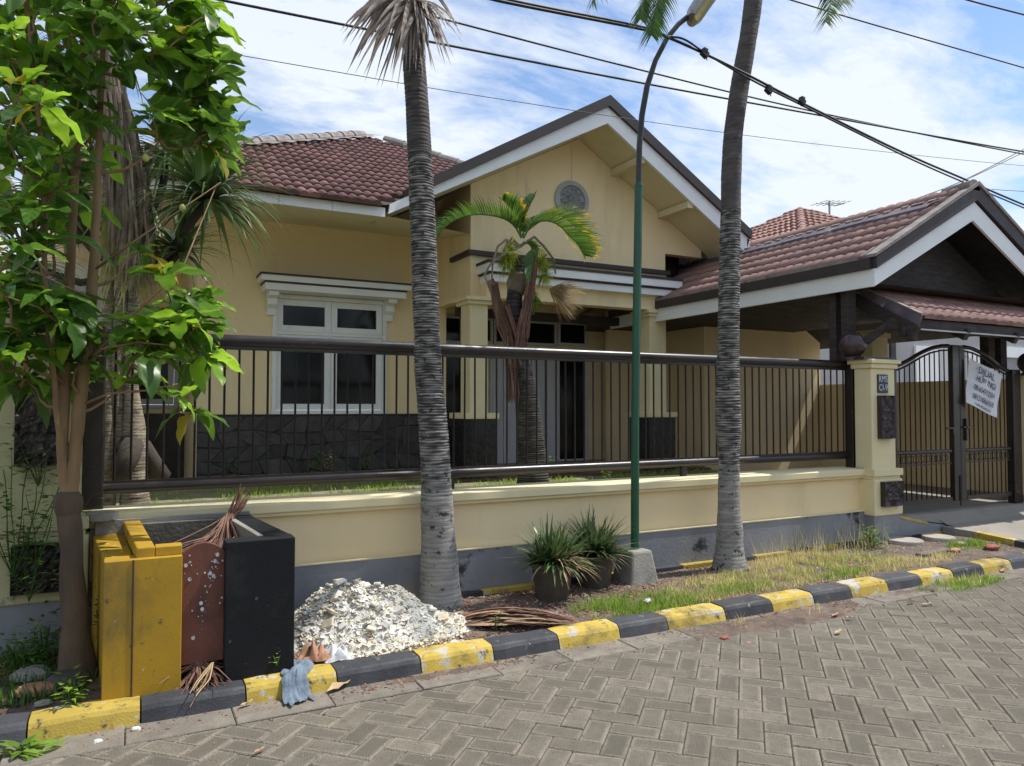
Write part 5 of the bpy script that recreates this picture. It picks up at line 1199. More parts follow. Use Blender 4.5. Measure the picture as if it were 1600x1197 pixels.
# ---- palm 2 (right)
p2=thing('palm_tree','ringed grey palm trunk right of the green lamp post curving up past the carport','palm tree',(4.97,5.18,.08))
px=[(1140,896),(1140,840),(1139,780),(1139,720),(1138,670),(1137,610),(1138,540),(1139,470),(1140,400),(1142,330),(1143,260),(1148,190),(1160,110),(1172,40),(1180,-30),(1184,-90)]
path=[W(a,b,Y=5.18) for a,b in px]; rad=[.165,.120,.100,.094,.118,.112,.100,.098,.096,.094,.092,.089,.088,.086,.088,.10]
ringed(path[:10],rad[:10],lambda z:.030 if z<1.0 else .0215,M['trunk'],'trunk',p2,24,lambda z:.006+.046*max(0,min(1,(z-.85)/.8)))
ringed(path[9:],rad[9:],.04,M['trunk_dark'],'crown_shaft',p2,20,.007)
mb=MB()
for k in range(26): # root flare
    a=rnd(0,6.28); c=path[0]; mb.tube([c+Vector((math.cos(a)*.13,math.sin(a)*.13,.06)),c+Vector((math.cos(a)*.2,math.sin(a)*.2,-.01)),c+Vector((math.cos(a)*rnd(.22,.3),math.sin(a)*rnd(.22,.3),-.04))],[.02,.018,.008],5)
mb.build('root_flare',M['trunk'],p2,smooth=True)
top=path[-1]
hang=[([(1100,-90,4.6),(1000,-100,4.3),(945,-50,4.2),(925,5,4.2)],.32,34),([(1120,-60,4.7),(1060,-70,4.4),(1030,-5,4.3),(1018,55,4.25)],.34,44),([(1110,-60,4.7),(1050,-60,4.45),(1010,-10,4.4),(1000,30,4.35)],.30,34),([(1200,-80,4.8),(1270,-90,4.5),(1300,-25,4.4),(1290,35,4.3)],.36,44),([(1200,-90,4.8),(1300,-120,4.6),(1325,-50,4.5),(1318,5,4.4)],.34,36)]
for l,L_,n_ in hang:
    mb=MB(); frond_mb(mb,[W(a,b,Y=y) for a,b,y in l],n_,L_,.036,.7,None,.7,.1,.012,0,(0,0),.3,3,.7); mb.build('frond',M['palm_leaf'],p2,smooth=True)
for k in range(6):
    a=k*6.283/6; el=rnd(.9,1.3)
    mb=MB(); frond_mb(mb,arc(top+Vector((0,0,.5)),a,el,1.8,rnd(.9,1.3)),42,.36,.024,.35,None,.5,.2,.016,.25,(0,0),.12,2); mb.build('frond',M['palm_leaf'],p2,smooth=True)
# ---- small palm in the yard
PY=7.9
p3_=thing('garden_palm','short palm with orange tipped fronds and dead skirt in front of the porch','palm tree',(4.1,PY,.58))
px=[(834,765),(830,710),(826,655),(820,600),(812,560),(805,520),(803,480),(806,440),(812,405)]
path=[W(a,b,Y=PY) for a,b in px]; path[0].z=.55
ringed(path[:6],[.21,.18,.155,.135,.115,.11],.022,M['trunk_shaded'],'trunk',p3_,20,.04)
ringed(path[5:],[.105,.10,.09,.09],.05,M['trunk_dark'],'crown_shaft',p3_,16,.03)
yf=[([(815,372),(803,352),(783,340),(750,335),(720,340),(695,355),(682,374)],7.75,.40,False),([(815,370),(808,345),(798,325),(785,312)],7.85,.24,True),([(817,370),(820,345),(826,325),(836,306)],7.8,.24,True),
    ([(818,372),(830,352),(850,345),(870,350),(890,368),(905,385),(914,400)],7.6,.36,True),([(822,362),(845,345),(870,335),(895,350),(912,375),(918,395)],8.1,.34,True),([(818,378),(830,385),(832,410),(828,440)],7.5,.18,False)]
for l,y,L_,tp_ in yf:
    mb=MB(); frond_mb(mb,[W(a,b,Y=y) for a,b in l],52 if len(l)>4 else 34,L_*1.15,.030,.45,1 if tp_ else None,.75,.12,.013,.55,(0,0),.06,3); mb.build('frond',[M['palm_leaf'],M['palm_tip']],p3_,smooth=True)
mb=MB(); frond_mb(mb,[W(a,b,Y=8.0) for a,b in [(815,450),(830,455),(838,470),(832,492)]],18,.16,.03,.5,None,.5,.1,.01,0,(0,0),.1); mb.build('frond',M['palm_leaf'],p3_,smooth=True)
def strips(name,pxpairs,n,w0,m,Y,par,seg=6,spread=8,bow=0):
    mb=MB()
    for _ in range(n):
        l=random.choice(pxpairs); off=rnd(-1,1); pts=[]
        y=Y+rnd(-.1,.1)
        for i,(a,b) in enumerate(l): pts.append(W(a+off*spread*(.4+.6*i/len(l))+rnd(-1.5,1.5),b+rnd(-5,5),Y=y))
        sd=Vector((.9,rnd(-.6,.6),0)).normalized(); vs=[]
        for i,p in enumerate(pts):
            w_=w0*rnd(.6,1.2)*(1-.6*i/len(pts)); vs+=[p-sd*w_/2,p+sd*w_/2+Vector((0,-w_*.3,0))]
        mb.add(vs,[(2*i,2*i+1,2*i+3,2*i+2) for i in range(len(pts)-1)])
    return mb.build(name,m,par,smooth=True)
strips('dead_leaf_skirt',[[(772,445),(780,485),(792,520),(797,555),(800,590),(802,625)],[(768,440),(778,480),(785,510),(800,545),(805,570)],[(790,480),(800,510),(806,540)]],110,.022,M['deadred'],PY-.12,p3_,spread=11)
strips('dead_leaf_skirt',[[(835,395),(832,430),(828,460),(820,490),(812,520),(812,545)],[(830,420),(826,460),(822,490),(818,530)]],80,.022,M['deadred'],PY-.14,p3_,spread=9)
for l in ([(790,375),(778,385),(770,410),(768,440)],[(775,405),(765,415),(757,430),(768,460),(775,480)],[(835,370),(850,385),(865,405),(868,428)],[(800,372),(790,385),(786,400)]):
    MB().tube([W(a,b,Y=PY-.15) for a,b in ([(812,385)]+l)],[.022,.018,.015,.012,.009,.008][:len(l)+1],6).build('dead_stalk',M['deadpalm'],p3_,smooth=True)
mb=MB()
for (cx,cy,r) in ((797,400,24),(845,415,24),(850,435,20),(790,415,20)):
    c=W(cx,cy-8,Y=PY-.1)
    for _ in range(260):
        a=rnd(0,6.28);e=rnd(-1.2,1.3); d=Vector((math.cos(a)*math.cos(e),math.sin(a)*math.cos(e),math.sin(e)-.25)).normalized(); L_=rnd(.12,.30)
        mb.blade(c+d*.02,d,L_,.009,.7,3)
mb.build('flower_cluster',M['flower'],p3_)
mb=MB(); c=W(858,452,Y=PY-.1)
for _ in range(260):
    a=rnd(-1.0,.6);e=rnd(-.9,.45); d=Vector((math.cos(a)*math.cos(e),math.sin(a)*math.cos(e),math.sin(e))); mb.tube([c,c+d*rnd(.12,.2),c+d*rnd(.25,.48)+Vector((0,0,-.06))],[.003,.0022,.0012],3,cap=False)
mb.build('dry_flower_cluster',M['straw'],p3_)
mb=MB().lathe(W(808,455,Y=PY)-Vector((0,0,.05)),[(.08,0),(.12,.05),(.13,.16),(.10,.26),(.05,.34)],12); mb.build('leaf_base_boot',M['dead'],p3_,smooth=True)
# ---- yard tree with dead leaf skirt and sword leaves
DY=6.75
dt=thing('dracaena_tree','tall sword leaved tree with a long skirt of dead grey leaves behind the fence post','tree',(.35,DY,.58))
for l,r_ in (([(170,762),(168,650),(166,560),(170,400),(165,200),(140,60)],[.06,.05,.045,.045,.04,.035]),([(188,700),(184,640),(183,560),(195,400),(205,250)],[.03,.045,.05,.05,.04]),([(212,760),(210,700),(205,600),(205,540),(215,380),(230,250)],[.12,.095,.055,.05,.045,.04])):
    pts=[W(a,b,Y=DY) for a,b in l]; 
    if l[0][1]>=740: pts[0].z=.54
    ringed(pts,r_,.024,M['bark_grey'],'trunk',dt,14,.014)
MB().tube([W(186,748,Y=DY-.2),W(200,715,Y=DY-.12),W(208,690,Y=DY)],[.06,.085,.1],10).build('root_buttress',M['bark_grey'],dt,smooth=True)
MB().tube([W(248,745,Y=DY+.1),W(237,720,Y=DY),W(228,690,Y=DY)],[.10,.07,.03],8).build('root_buttress',M['bark_grey'],dt,smooth=True)
mb=MB()
for _ in range(950):
    t=rnd(0,1); y=DY+rnd(-.55,.15)
    x0=150+68*t**.9+rnd(-20,18); y0=45+260*t; L_=rnd(120,190)
    x1=x0+rnd(-14,22)+ (12 if t<.5 else 0); y1=y0+L_
    if y1>455: y1=rnd(400,460)
    p=W(x0,y0,Y=y);q=W((x0+x1)/2+rnd(-5,8),(y0+y1)/2,Y=y-.05);r_=W(x1,y1,Y=y-.03)
    w_=rnd(.014,.03); sd=Vector((1,rnd(-.7,.7),0)).normalized()*w_/2
    mb.add([p-sd,p+sd,q-sd,q+sd+Vector((0,-.006,0)),r_-sd*.3,r_+sd*.3],[(0,1,3,2),(2,3,5,4)])
mb.build('dead_leaf_skirt',M['dead'],dt)
mb=MB()
for _ in range(150):
    x0=rnd(165,235);y0=rnd(310,400); a=W(x0,y0,Y=DY-.15); b=W(x0+rnd(-60,80),y0+rnd(50,110),Y=DY-.3); d=b-a
    mb.blade(a,d,d.length,.035,.35,4,Vector((.8,.5,.2)))
mb.build('pale_leaves',M['paleleaf'],dt)
for (cx,cy,n_,L_,Y) in ((345,318,210,.78,6.0),(285,250,110,.65,6.7),(110,330,120,.75,6.9),(300,400,90,.6,6.4),(200,70,110,.7,6.9),(90,180,90,.7,7.0),(60,420,70,.6,7.0)):
    mb=MB(); c=W(cx-20,cy-5,Y=Y)
    for _ in range(n_):
        a=rnd(0,6.28);e=rnd(-.35,1.45); d=Vector((math.cos(a)*math.cos(e),math.sin(a)*math.cos(e),math.sin(e))); mb.blade(c+d*.03,d,L_*rnd(.7,1.05),.040,1.5,6)
    mb.build('leaf_rosette',M['dleaf'],dt)
    mb=MB(); b=W(210,430,Y=DY); mb.tube([b,(b+c)/2+Vector((0,0,-.1)),c],[.04,.03,.03],8); mb.build('branch',M['bark_grey'],dt,smooth=True)
# ================================================================== STREET LAMP
LX=W(992,864,Y=5.22).x
sl_=thing('street_lamp','dark green street lamp post with curved arm in a concrete foot','street lamp',(LX,5.22,.09))
b0=.155;b1=.105
MB().add([(LX-b0,5.22-b0,.05),(LX+b0,5.22-b0,.05),(LX+b0,5.22+b0,.05),(LX-b0,5.22+b0,.05),(LX-b1,5.22-b1,.37),(LX+b1,5.22-b1,.37),(LX+b1,5.22+b1,.37),(LX-b1,5.22+b1,.37)],[(0,1,5,4),(1,2,6,5),(2,3,7,6),(3,0,4,7),(4,5,6,7)]).build('concrete_foot',M['conc'],sl_,bevel=.02)
Yl=5.22
pt=W(998,291,Y=Yl)
MB().tube([(LX,Yl,.36),(LX+.01,Yl,1.5),(pt.x,Yl,pt.z)],[.037,.036,.036],16).build('pole',M['lampgreen'],sl_,smooth=True,autos=True)
MB().tube([(pt.x,Yl,pt.z-.005),(pt.x,Yl,pt.z+.03)],[.040,.036],16).build('pole_collar',M['lampgreen'],sl_)
arm=[(998,285),(999,230),(1003,180),(1011,135),(1024,95),(1042,60),(1060,38),(1080,22)]
MB().tube([W(a,b,Y=Yl-.0-.02*i) for i,(a,b) in enumerate(arm)],[.026]*4+[.023]*4,12).build('arm',M['lampdark'],sl_,smooth=True,autos=True)
hp=W(1082,32,Y=5.06); hd=(W(1122,-28,Y=4.95)-hp); L_=.62; hd.normalize(); sd=hd.cross(Vector((0,0,1))).normalized(); up=sd.cross(hd)
Mh=Matrix((sd,hd,up)).transposed()
mb=MB(); vs=[];n=10
sec=[(0,.11,.06),(.05,.135,.09),(.35,.15,.10),(.55,.13,.09),(.62,.07,.05)]
for (t,w_,h_) in sec:
    for k in range(n):
        a=math.pi*k/(n-1); vs.append(hp+Mh@Vector((w_*math.cos(a),t,h_*math.sin(a)+.0)))
mb.add(vs,[(j*n+k,j*n+k+1,(j+1)*n+k+1,(j+1)*n+k) for j in range(4) for k in range(n-1)]+[list(range(n))]); mb.build('lamp_housing',M['galv'],sl_,smooth=True)
mb=MB();vs=[]
for (t,w_,h_) in sec:
    for k in range(n):
        a=-math.pi*k/(n-1); vs.append(hp+Mh@Vector((w_*.97*math.cos(a),t,h_*.75*math.sin(a)-.001)))
mb.add(vs,[(j*n+k,j*n+k+1,(j+1)*n+k+1,(j+1)*n+k) for j in range(4) for k in range(n-1)]+[list(range(n)),[4*n+k for k in range(n)]]); mb.build('lamp_lens',M['lens'],sl_,smooth=True,autos=True)
# ================================================================== CABLES
def cable(pts,r,label,n=12,grp='overhead cables'):
    P_=[W(a,b,Y=y) for a,b,y in pts]; out=[]
    for i in range(len(P_)-1):
        for k in range(n):
            t=k/n;p0=P_[max(0,i-1)];a=P_[i];b=P_[i+1];p3=P_[min(len(P_)-1,i+2)]
            out.append(.5*((2*a)+(b-p0)*t+(2*p0-5*a+4*b-p3)*t*t+(3*a-p0-3*b+p3)*t**3))
    out.append(P_[-1]); return MB().tube(out,r,6).build('cable',M['cable'],None,smooth=True,label=label,cat='cable',group=grp)
cable([(250,-22,6.2),(345,0,6.2),(630,57,6.2),(1000,129,6.2),(1280,180,6.2),(1600,237,6.2),(1800,265,6.2)],.011,'thick black cable running from top left down past both palms')
cable([(420,-50,6.6),(590,2,6.6),(697,31,6.6),(1000,109,6.6),(1280,176,6.6),(1600,241,6.6),(1800,275,6.6)],.010,'black cable just above the thick one, crossing behind the left palm')
cable([(700,-25,4.95),(774,0,4.95),(1000,45,4.95),(1042,58,5.0),(1101,84,5.0),(1174,120,5.05),(1251,160,5.1),(1408,237,5.3),(1507,280,5.4),(1600,320,5.5),(1750,380,5.6)],.012,'black cable bundle strapped to the lamp arm descending to the right')
cable([(700,-32,4.9),(780,-4,4.9),(1000,41,4.9),(1042,56,5.0),(1070,62,4.95),(1110,88,5.0),(1180,128,5.05),(1260,168,5.1),(1420,247,5.3),(1520,291,5.4),(1600,325,5.5),(1750,388,5.6)],.009,'thinner black cable twisted along the strapped bundle')
cable([(120,42,7.2),(310,75,7.2),(500,108,7.2),(750,150,7.2),(1131,207,7.2),(1408,240,7.2),(1600,259,7.2),(1750,270,7.2)],.0038,'thin dark wire crossing the gable peak')
cable([(1200,-10,5.2),(1236,0,5.2),(1360,37,5.2),(1600,106,5.2),(1750,150,5.2)],.008,'black cable across the top right corner')
cable([(1440,-22,4.9),(1512,0,4.9),(1600,23,4.9),(1750,62,4.9)],.010,'short black cable at the extreme top right')
cable([(1640,212,9.3),(1600,233,9.3),(1507,281,9.2),(1430,311,9.2),(1370,332,9.2)],.010,'cable dropping from the right onto the carport ridge')
cable([(1640,222,9.3),(1600,238,9.3),(1520,276,9.2),(1440,308,9.2),(1372,333,9.2)],.009,'second cable dropping beside the first onto the ridge')
cable([(1550,296,7),(1600,299,7),(1750,306,7)],.005,'thin wire behind the carport peak')
for (a,b,y,lab) in ((1101,84,4.97,'dark cable clamp nearest the lamp on the strapped bundle'),(1201,141,5.05,'dark cable clamp just right of the right palm'),(1253,159,5.08,'dark cable clamp furthest right with a dangling tail'),(1024,52,4.93,'dark cable joint left of the lamp arm')):
    c=W(a,b,Y=y); m_=MB().obox(c,.07,.045,.055,Matrix.Rotation(.5,3,'Y')).obox(c+Vector((0,0,.03)),.045,.05,.03,Matrix.Rotation(.2,3,'Y')).tube([c,c+Vector((.02,-.01,-.06))],.006,5)
    m_.build('cable_clamp',M['cable'],None,label=lab,cat='cable clamp',bevel=.006)
# ================================================================== POTTED PLANTS
def potted(px,py,rb,rt,h,n,label,dry,seedx):
    c=W(px,py,Z=.085); t=thing('potted_plant',label,'potted plant',c,'plants in dark clay pots by the lamp'); c=Vector((c.x,c.y,.075))
    MB().lathe(c,[(rb,0),(rb*1.02,.01),(rt*.97,h*.86),(rt*1.04,h*.88),(rt*1.05,h),(rt*.93,h),(rt*.9,h*.9),(.001,h*.9)],28).build('pot',M['pot'],t,smooth=True,autos=True)
    for q in range(11):
        a=q*2.4; r=rt*.55*math.sqrt(q/11); cc=c+Vector((r*math.cos(a),r*math.sin(a),h*.9+rnd(.0,.06)))
        mb=MB()
        for _ in range(n//11):
            a2=rnd(0,6.28);e=rnd(.05,1.35); d=Vector((math.cos(a2)*math.cos(e),math.sin(a2)*math.cos(e),math.sin(e)))+(cc-c)*Vector((1.6,1.6,0)) if False else Vector((math.cos(a2)*math.cos(e)+math.cos(a)*r*5,math.sin(a2)*math.cos(e)+math.sin(a)*r*5,math.sin(e)))
            mb.blade(cc,d,rnd(.26,.42),rnd(.036,.052),rnd(.2,.8),5)
        mb.build('leaf_tuft',M['spider'],t)
    mb=MB()
    for _ in range(dry):
        a2=rnd(-1.9,-.2) if random.random()<.8 else rnd(0,6.28); e=rnd(.1,.9); d=Vector((math.cos(a2)*math.cos(e),math.sin(a2)*math.cos(e),math.sin(e))); mb.blade(c+Vector((d.x*.08,d.y*.08,h*.95)),d,rnd(.20,.36),rnd(.014,.028),rnd(.8,1.9),6)
    mb.build('dry_leaves',M['straw'] if dry>60 else M['deadred'],t); return t
potted(863,936,.125,.165,.30,240,'front dark clay pot with spiky green and dried brown leaves',70,0)
potted(930,917,.12,.16,.29,210,'rear dark clay pot of spiky green leaves next to the lamp foot',25,1)
mb=MB()
fr_=thing('dead_frond','dry reddish brown palm frond lying on the soil between heap and pots','palm frond',W(780,970,Z=.09))
A0=W(700,968,Z=.11); B0=W(905,972,Z=.10)
for grp_,(n_,w0,w1,m_) in enumerate(((120,.012,.026,'deadred'),(60,.012,.030,'sheath'),(45,.006,.012,'straw'))):
    mb=MB()
    for _ in range(n_):
        o1=rnd(-.13,.13); t0=rnd(0,.45)**1.3; t1=rnd(.55,1.0); n=7; vs=[]; ph=rnd(0,6); am=rnd(.0,.03); hz0=rnd(.0,.05)
        dirv=(B0-A0); sdv=Vector((-dirv.y,dirv.x,0)).normalized(); w_=rnd(w0,w1)
        for i in range(n+1):
            t=t0+(t1-t0)*i/n; wid=(.45+.75*math.sin(math.pi*min(1,t*.9+.1))); c=A0+dirv*t+sdv*(o1*wid+am*math.sin(ph+t*5)); c.z=.105+hz0*math.sin(math.pi*i/n)+.035*math.sin(math.pi*t)*(1-abs(o1)/.16)+rnd(0,.004)
            ww=w_*(1-.85*(i/n)**2)*.5; tw=math.sin(ph+t*3)*.5
            vs+=[c-sdv*ww+Vector((0,0,tw*ww)),c+sdv*ww-Vector((0,0,tw*ww))]
        mb.add(vs,[(2*i,2*i+1,2*i+3,2*i+2) for i in range(n)])
    mb.build('leaflets',M[m_],fr_)
MB().tube([A0+Vector((-.02,0,.02)),A0.lerp(B0,.3)+Vector((0,0,.055)),A0.lerp(B0,.65)+Vector((0,0,.04)),B0],[.016,.013,.009,.004],6).build('stalk',M['sheath'],fr_,smooth=True)
# ================================================================== GRASS and weeds (countless)
def grass(name,label,n,region,zf,h,wd,m,droop=.8,seg=3,dens=None,lean=.6):
    mb=MB(); c=0; tries=0
    while c<n and tries<n*6:
        tries+=1; x=rnd(region[0],region[2]);y=rnd(region[1],region[3])
        if dens and random.random()>dens(x,y): continue
        a=rnd(0,6.28); mb.blade((x,y,zf(x,y)-.003),(math.cos(a)*rnd(.1,lean),math.sin(a)*rnd(.1,lean),1),rnd(*h),wd*rnd(.6,1.3),droop*rnd(.3,1.5),seg); c+=1
    return mb.build(name,m,None,kind='stuff',label=label,cat='grass')
def blob(*cs):
    def f(x,y): 
        v=0
        for (cx,cy,rx,ry) in cs: v=max(v,1-math.hypot((x-cx)/rx,(y-cy)/ry)**2)
        return max(0,v)**.8*max(.03,min(1,(noise.noise(Vector((x*4.5,y*5,1)))+.34)*2.6))
    return f
def wp(px,py): p=W(px,py,Z=.1); return p.x,p.y
g1=wp(980,950); g2=wp(1360,925); g3=wp(1390,855); g4=wp(1530,858)
grass('green_grass','bright green grass tuft along the kerb left of the lamp and beyond',8500,(2.9,4.36,8.4,5.35),vz,(.03,.10),.006,M['grass'],.8,3,blob((3.45,4.58,.75,.27),(5.75,4.6,.35,.13),(4.4,4.6,.5,.12),(8.0,4.75,.4,.2)))
grass('dry_grass','yellowing dry grass around the foot of the right palm',8500,(3.7,4.42,8.3,5.40),vz,(.025,.095),.0045,M['drygrass'],.9,3,blob((4.9,4.75,1.2,.33),(5.75,4.98,.8,.45),(6.4,4.6,1.2,.2),(4.1,4.6,.6,.2)))
grass('mixed_grass','low green blades mixed through the dry verge grass',2300,(3.9,4.42,8.3,5.40),vz,(.02,.08),.005,M['grass'],.8,3,blob((5.1,4.75,1.2,.34),(6.0,4.85,.9,.4)))
grass('tall_dry_grass','tall wispy dry grass stalks in front of the grey wall base',260,(5.3,4.85,7.3,5.42),vz,(.18,.42),.003,M['drygrass'],.7,5,blob((5.95,5.15,.7,.3),(6.9,5.2,.5,.2)),.5)
grass('gutter_grass','dry grass tuft growing in the gutter',420,(3.9,3.95,7.8,4.22),lambda x,y:.0,(.03,.12),.004,M['drygrass'],.8,3,blob((4.72,4.05,.13,.09),(3.95,4.07,.12,.06),(3.2,4.0,.15,.06),(6.9,4.1,.5,.14)))
grass('gutter_weeds','green weeds spilling over the kerb at right',1500,(5.9,3.85,7.8,4.3),lambda x,y:.0,(.02,.07),.006,M['grass'],.9,3,blob((6.7,4.08,.65,.17),(4.75,4.08,.1,.06)))
yzf=lambda x,y:.60-.02*(y<6.4)+0
grass('yard_grass','green lawn grass inside the yard behind the wall',12000,(-.5,5.95,8,10.3),yzf,(.03,.09),.012,M['lawn'],.8,2,lambda x,y:(.15+.85*(noise.noise(Vector((x*1.3,y*1.3,4)))>-.05))*(x>.9 or random.random()<.2))
def weed(c,h,n,label,leafL=.05,m='weed',name='weed_plant',grp=None,spread=.12,stemn=5):
    t=thing(name,label,'plant',c,grp); mb=MB();ms=MB(); c=Vector(c)
    for s_ in range(stemn):
        a=rnd(0,6.28); p=c.copy(); d=Vector((math.cos(a)*rnd(.1,.5),math.sin(a)*rnd(.1,.5),1)).normalized(); hh=h*rnd(.6,1.05); pts=[p.copy()]
        for k in range(6):
            p=p+d*hh/6; d=(d+Vector((rnd(-.12,.12),rnd(-.12,.12),0))).normalized(); pts.append(p.copy())
            for _ in range(max(1,n//(stemn*6))):
                b=rnd(0,6.28); dd=Vector((math.cos(b),math.sin(b),rnd(-.2,.5))); q=p+dd*rnd(0,spread*.4); mb.blade(q,dd,leafL*rnd(.6,1.3),leafL*.45,.5,3)
        ms.tube(pts,[.003]*6+[.001],4,cap=False)
    ms.build('stems',M['weed'],t); o=mb.build('leaves',M[m],t); return t
weed(W(100,1000,Z=.09),.62,210,'leafy green weed climbing beside the dark tree base at far left',.07,spread=.25,stemn=7)
weed(W(45,940,Y=5.2),.72,220,'tall green weed against the weathered pillar base',.06,spread=.3,stemn=7)
weed(W(15,1010,Z=.09),.45,240,'dense low weeds at the left picture edge',.06,spread=.3,stemn=8)
weed(W(170,1000,Y=4.9),.3,60,'small weed in the gap between the tree and the bin',.05)
weed(W(115,1105,Y=4.4),.20,60,'bright small weed leaning over the yellow kerb at left',.05,m='grass')
weed(W(432,1040,Y=4.34),.07,16,'tiny green seedling on the black bin wall',.035,m='grass',stemn=2)
weed(W(776,985,Z=.1),.14,30,'small green seedling in front of the dry frond',.03,stemn=3)
weed(W(1363,858,Z=.1),.22,260,'rounded green bush on the verge near the stepping stones',.05,m='grass',spread=.4,stemn=12)
weed(W(862,738,Y=7.4),.22,60,'bright green weed right of the small palm foot',.05,m='grass',stemn=4)
weed(W(948,750,Y=7.6),.18,36,'young weed inside the yard left of the lamp post',.05,m='grass',stemn=3)
weed(W(350,745,Y=9.8),.35,60,'straggly weed by the cream wall edge in the yard',.05,stemn=5)
for (a,b,lab) in ((495,738,'green weed at the foot of the fieldstone wall, left of the other two'),(515,738,'weed under the middle of the left window'),(573,735,'small weed right of the window at the stone wall')): weed(W(a,b,Y=10.1),.3,70,lab,.07,m='grass' if a!=515 else 'drygrass',stemn=5)
weed(W(60,760,Y=5.35),.42,150,'dark green weed growing up the collar of the weathered pillar',.06,spread=.3,stemn=7)
weed(W(35,1180,Z=.0),.05,30,'flattened yellow green leaf cluster in the gutter at bottom left',.09,m='grass',stemn=4)
random.seed(77)
weed(W(20,900,Y=5.2),.8,260,'tall leafy weed at the left picture edge before the carved ornament',.07,spread=.35,stemn=8)
weed(W(70,1040,Z=.09),.25,220,'low green groundcover around the grey rock at left',.05,spread=.5,stemn=12)
weed(W(25,1060,Z=.09),.22,200,'low weeds left of the reddish brick chunk',.05,spread=.5,stemn=12)
grass('left_groundcover','green ground cover on the soil in the shade at far left',3800,(-2.4,4.5,-.15,5.45),vz,(.03,.13),.012,M['weed'],.9,2,lambda x,y:.2+1.2*max(0,noise.noise(Vector((x*3,y*3,8)))+.1))
scatter(900,(-2.2,-.2),(4.46,5.4),vz,(.006,.022),M['deadred'],'left_leaf_litter','brown leaf litter on the soil at far left',.3,None,1.8)
# left ground clutter
def rock(c,s_,m,label,name='stone',cat='stone',fl=.5,grp=None,seed=0):
    vs=[];n=8;rows=5
    for j in range(rows+1):
        e=-math.pi/2+math.pi*j/rows
        for i in range(n):
            a=6.283*i/n; q=1+.35*noise.noise(Vector((math.cos(a)*1.5+seed,math.sin(a)*1.5,e))); vs.append((c[0]+s_[0]*q*math.cos(a)*math.cos(e)**.6 if abs(e)<1.5 else c[0],c[1]+s_[1]*q*math.sin(a)*math.cos(e)**.6 if abs(e)<1.5 else c[1],c[2]+s_[2]*(1+math.sin(e))))
    mb=MB().add(vs,[(j*n+i,j*n+(i+1)%n,(j+1)*n+(i+1)%n,(j+1)*n+i) for j in range(rows) for i in range(n)]); return mb.build(name,m,None,label=label,cat=cat,group=grp)
def rk(px,py,Z,s_,m,label,**k): c=W(px,py,Z=Z); return rock((c.x,c.y,Z-.01),s_,m,label,seed=px*.1,**k)
rk(60,1085,.09,(.12,.07,.035),M['paperb'],'reddish brick chunk on the soil left of the tree',cat='brick chunk')
rk(105,1075,.09,(.10,.10,.05),M['stone'],'dark grey rock at the foot of the leafy tree')
rk(50,1062,.09,(.10,.08,.04),M['conc'],'grey rock behind the reddish brick chunk')
rk(68,1100,.09,(.04,.03,.015),M['conc'],'small pale stone near the left kerb')
rk(152,1160,.0,(.022,.018,.012),M['plastic'],'white pebble in the gutter under the yellow kerb'); rk(212,1141,.0,(.022,.016,.014),M['rubble'],'pale rubble crumb in the gutter below the black kerb stone')
rk(1135,960,.0,(.02,.02,.012),M['rubble'],'small white crumb beside the kerb at centre right')
c=W(1012,943,Z=.10); rag('paper_scrap','scrap of white paper on the grass near the kerb','paper',(c.x,c.y,.12),.05,.05,.03,M['plastic'],21,6)
for (a,b,r_,lab) in ((1413,846,.19,'round grey stepping stone nearest the pillar'),(1466,841,.17,'round grey stepping stone by the driveway corner')):
    c=W(a,b,Z=.13); MB().lathe((c.x,c.y,.10),[(r_*.97,0),(r_,.01),(r_,.045),(r_*.97,.055)],22).build('stepping_stone',M['discs'],None,label=lab,cat='stepping stone')
c=W(1460,866,Z=.10); MB().obox((c.x,c.y,.125),.55,.10,.02,Matrix.Rotation(.1,3,'Z')).build('old_board',M['slabdark'],None,label='weathered dark board lying on the verge near the stepping stones',cat='board',bevel=.004)
rk(1550,858,.11,(.10,.06,.03),M['redclay'],'broken red clay piece near the driveway kerb',cat='clay shard'); rk(1330,884,.11,(.05,.03,.012),M['redclay'],'small red shard on the dry grass',cat='clay shard')
rk(1492,862,.11,(.07,.05,.025),M['paperb'],'brown coconut husk piece beside the dark board',cat='husk'); rk(1500,852,.11,(.08,.05,.025),M['discs'],'pale stone beside the brown husk piece'); rk(1385,848,.11,(.10,.06,.02),M['discs'],'flat pale stone left of the stepping stones')
c=W(1133,998,Z=0); rock((c.x,c.y,-.005),(.035,.03,.012),M['redclay'],'red clay shard in the gutter dirt',cat='clay shard'); rk(1170,1004,0,(.022,.016,.008),M['paperb'],'dark pellet on the paving')
def gs(x,y):
    e=1-math.hypot((x-4.35)/1.25,(y-4.03)/.20); e2=1-math.hypot((x-1.75)/.6,(y-4.15)/.07); e3=1-math.hypot((x-6.2)/.8,(y-4.12)/.10)
    return -.012+.024*max(0,max(e,e2,e3))**.5+.007*noise.noise(Vector((x*7,y*14,2)))+.004*noise.noise(Vector((x*25,y*25,5)))
o=sheet(1.0,3.80,7.2,4.215,0,300,24,.0,gs).build('gutter_soil',M['soil'],smooth=True,kind='stuff',label='brown soil and crumbs drifted into the gutter along the kerb',cat='soil')
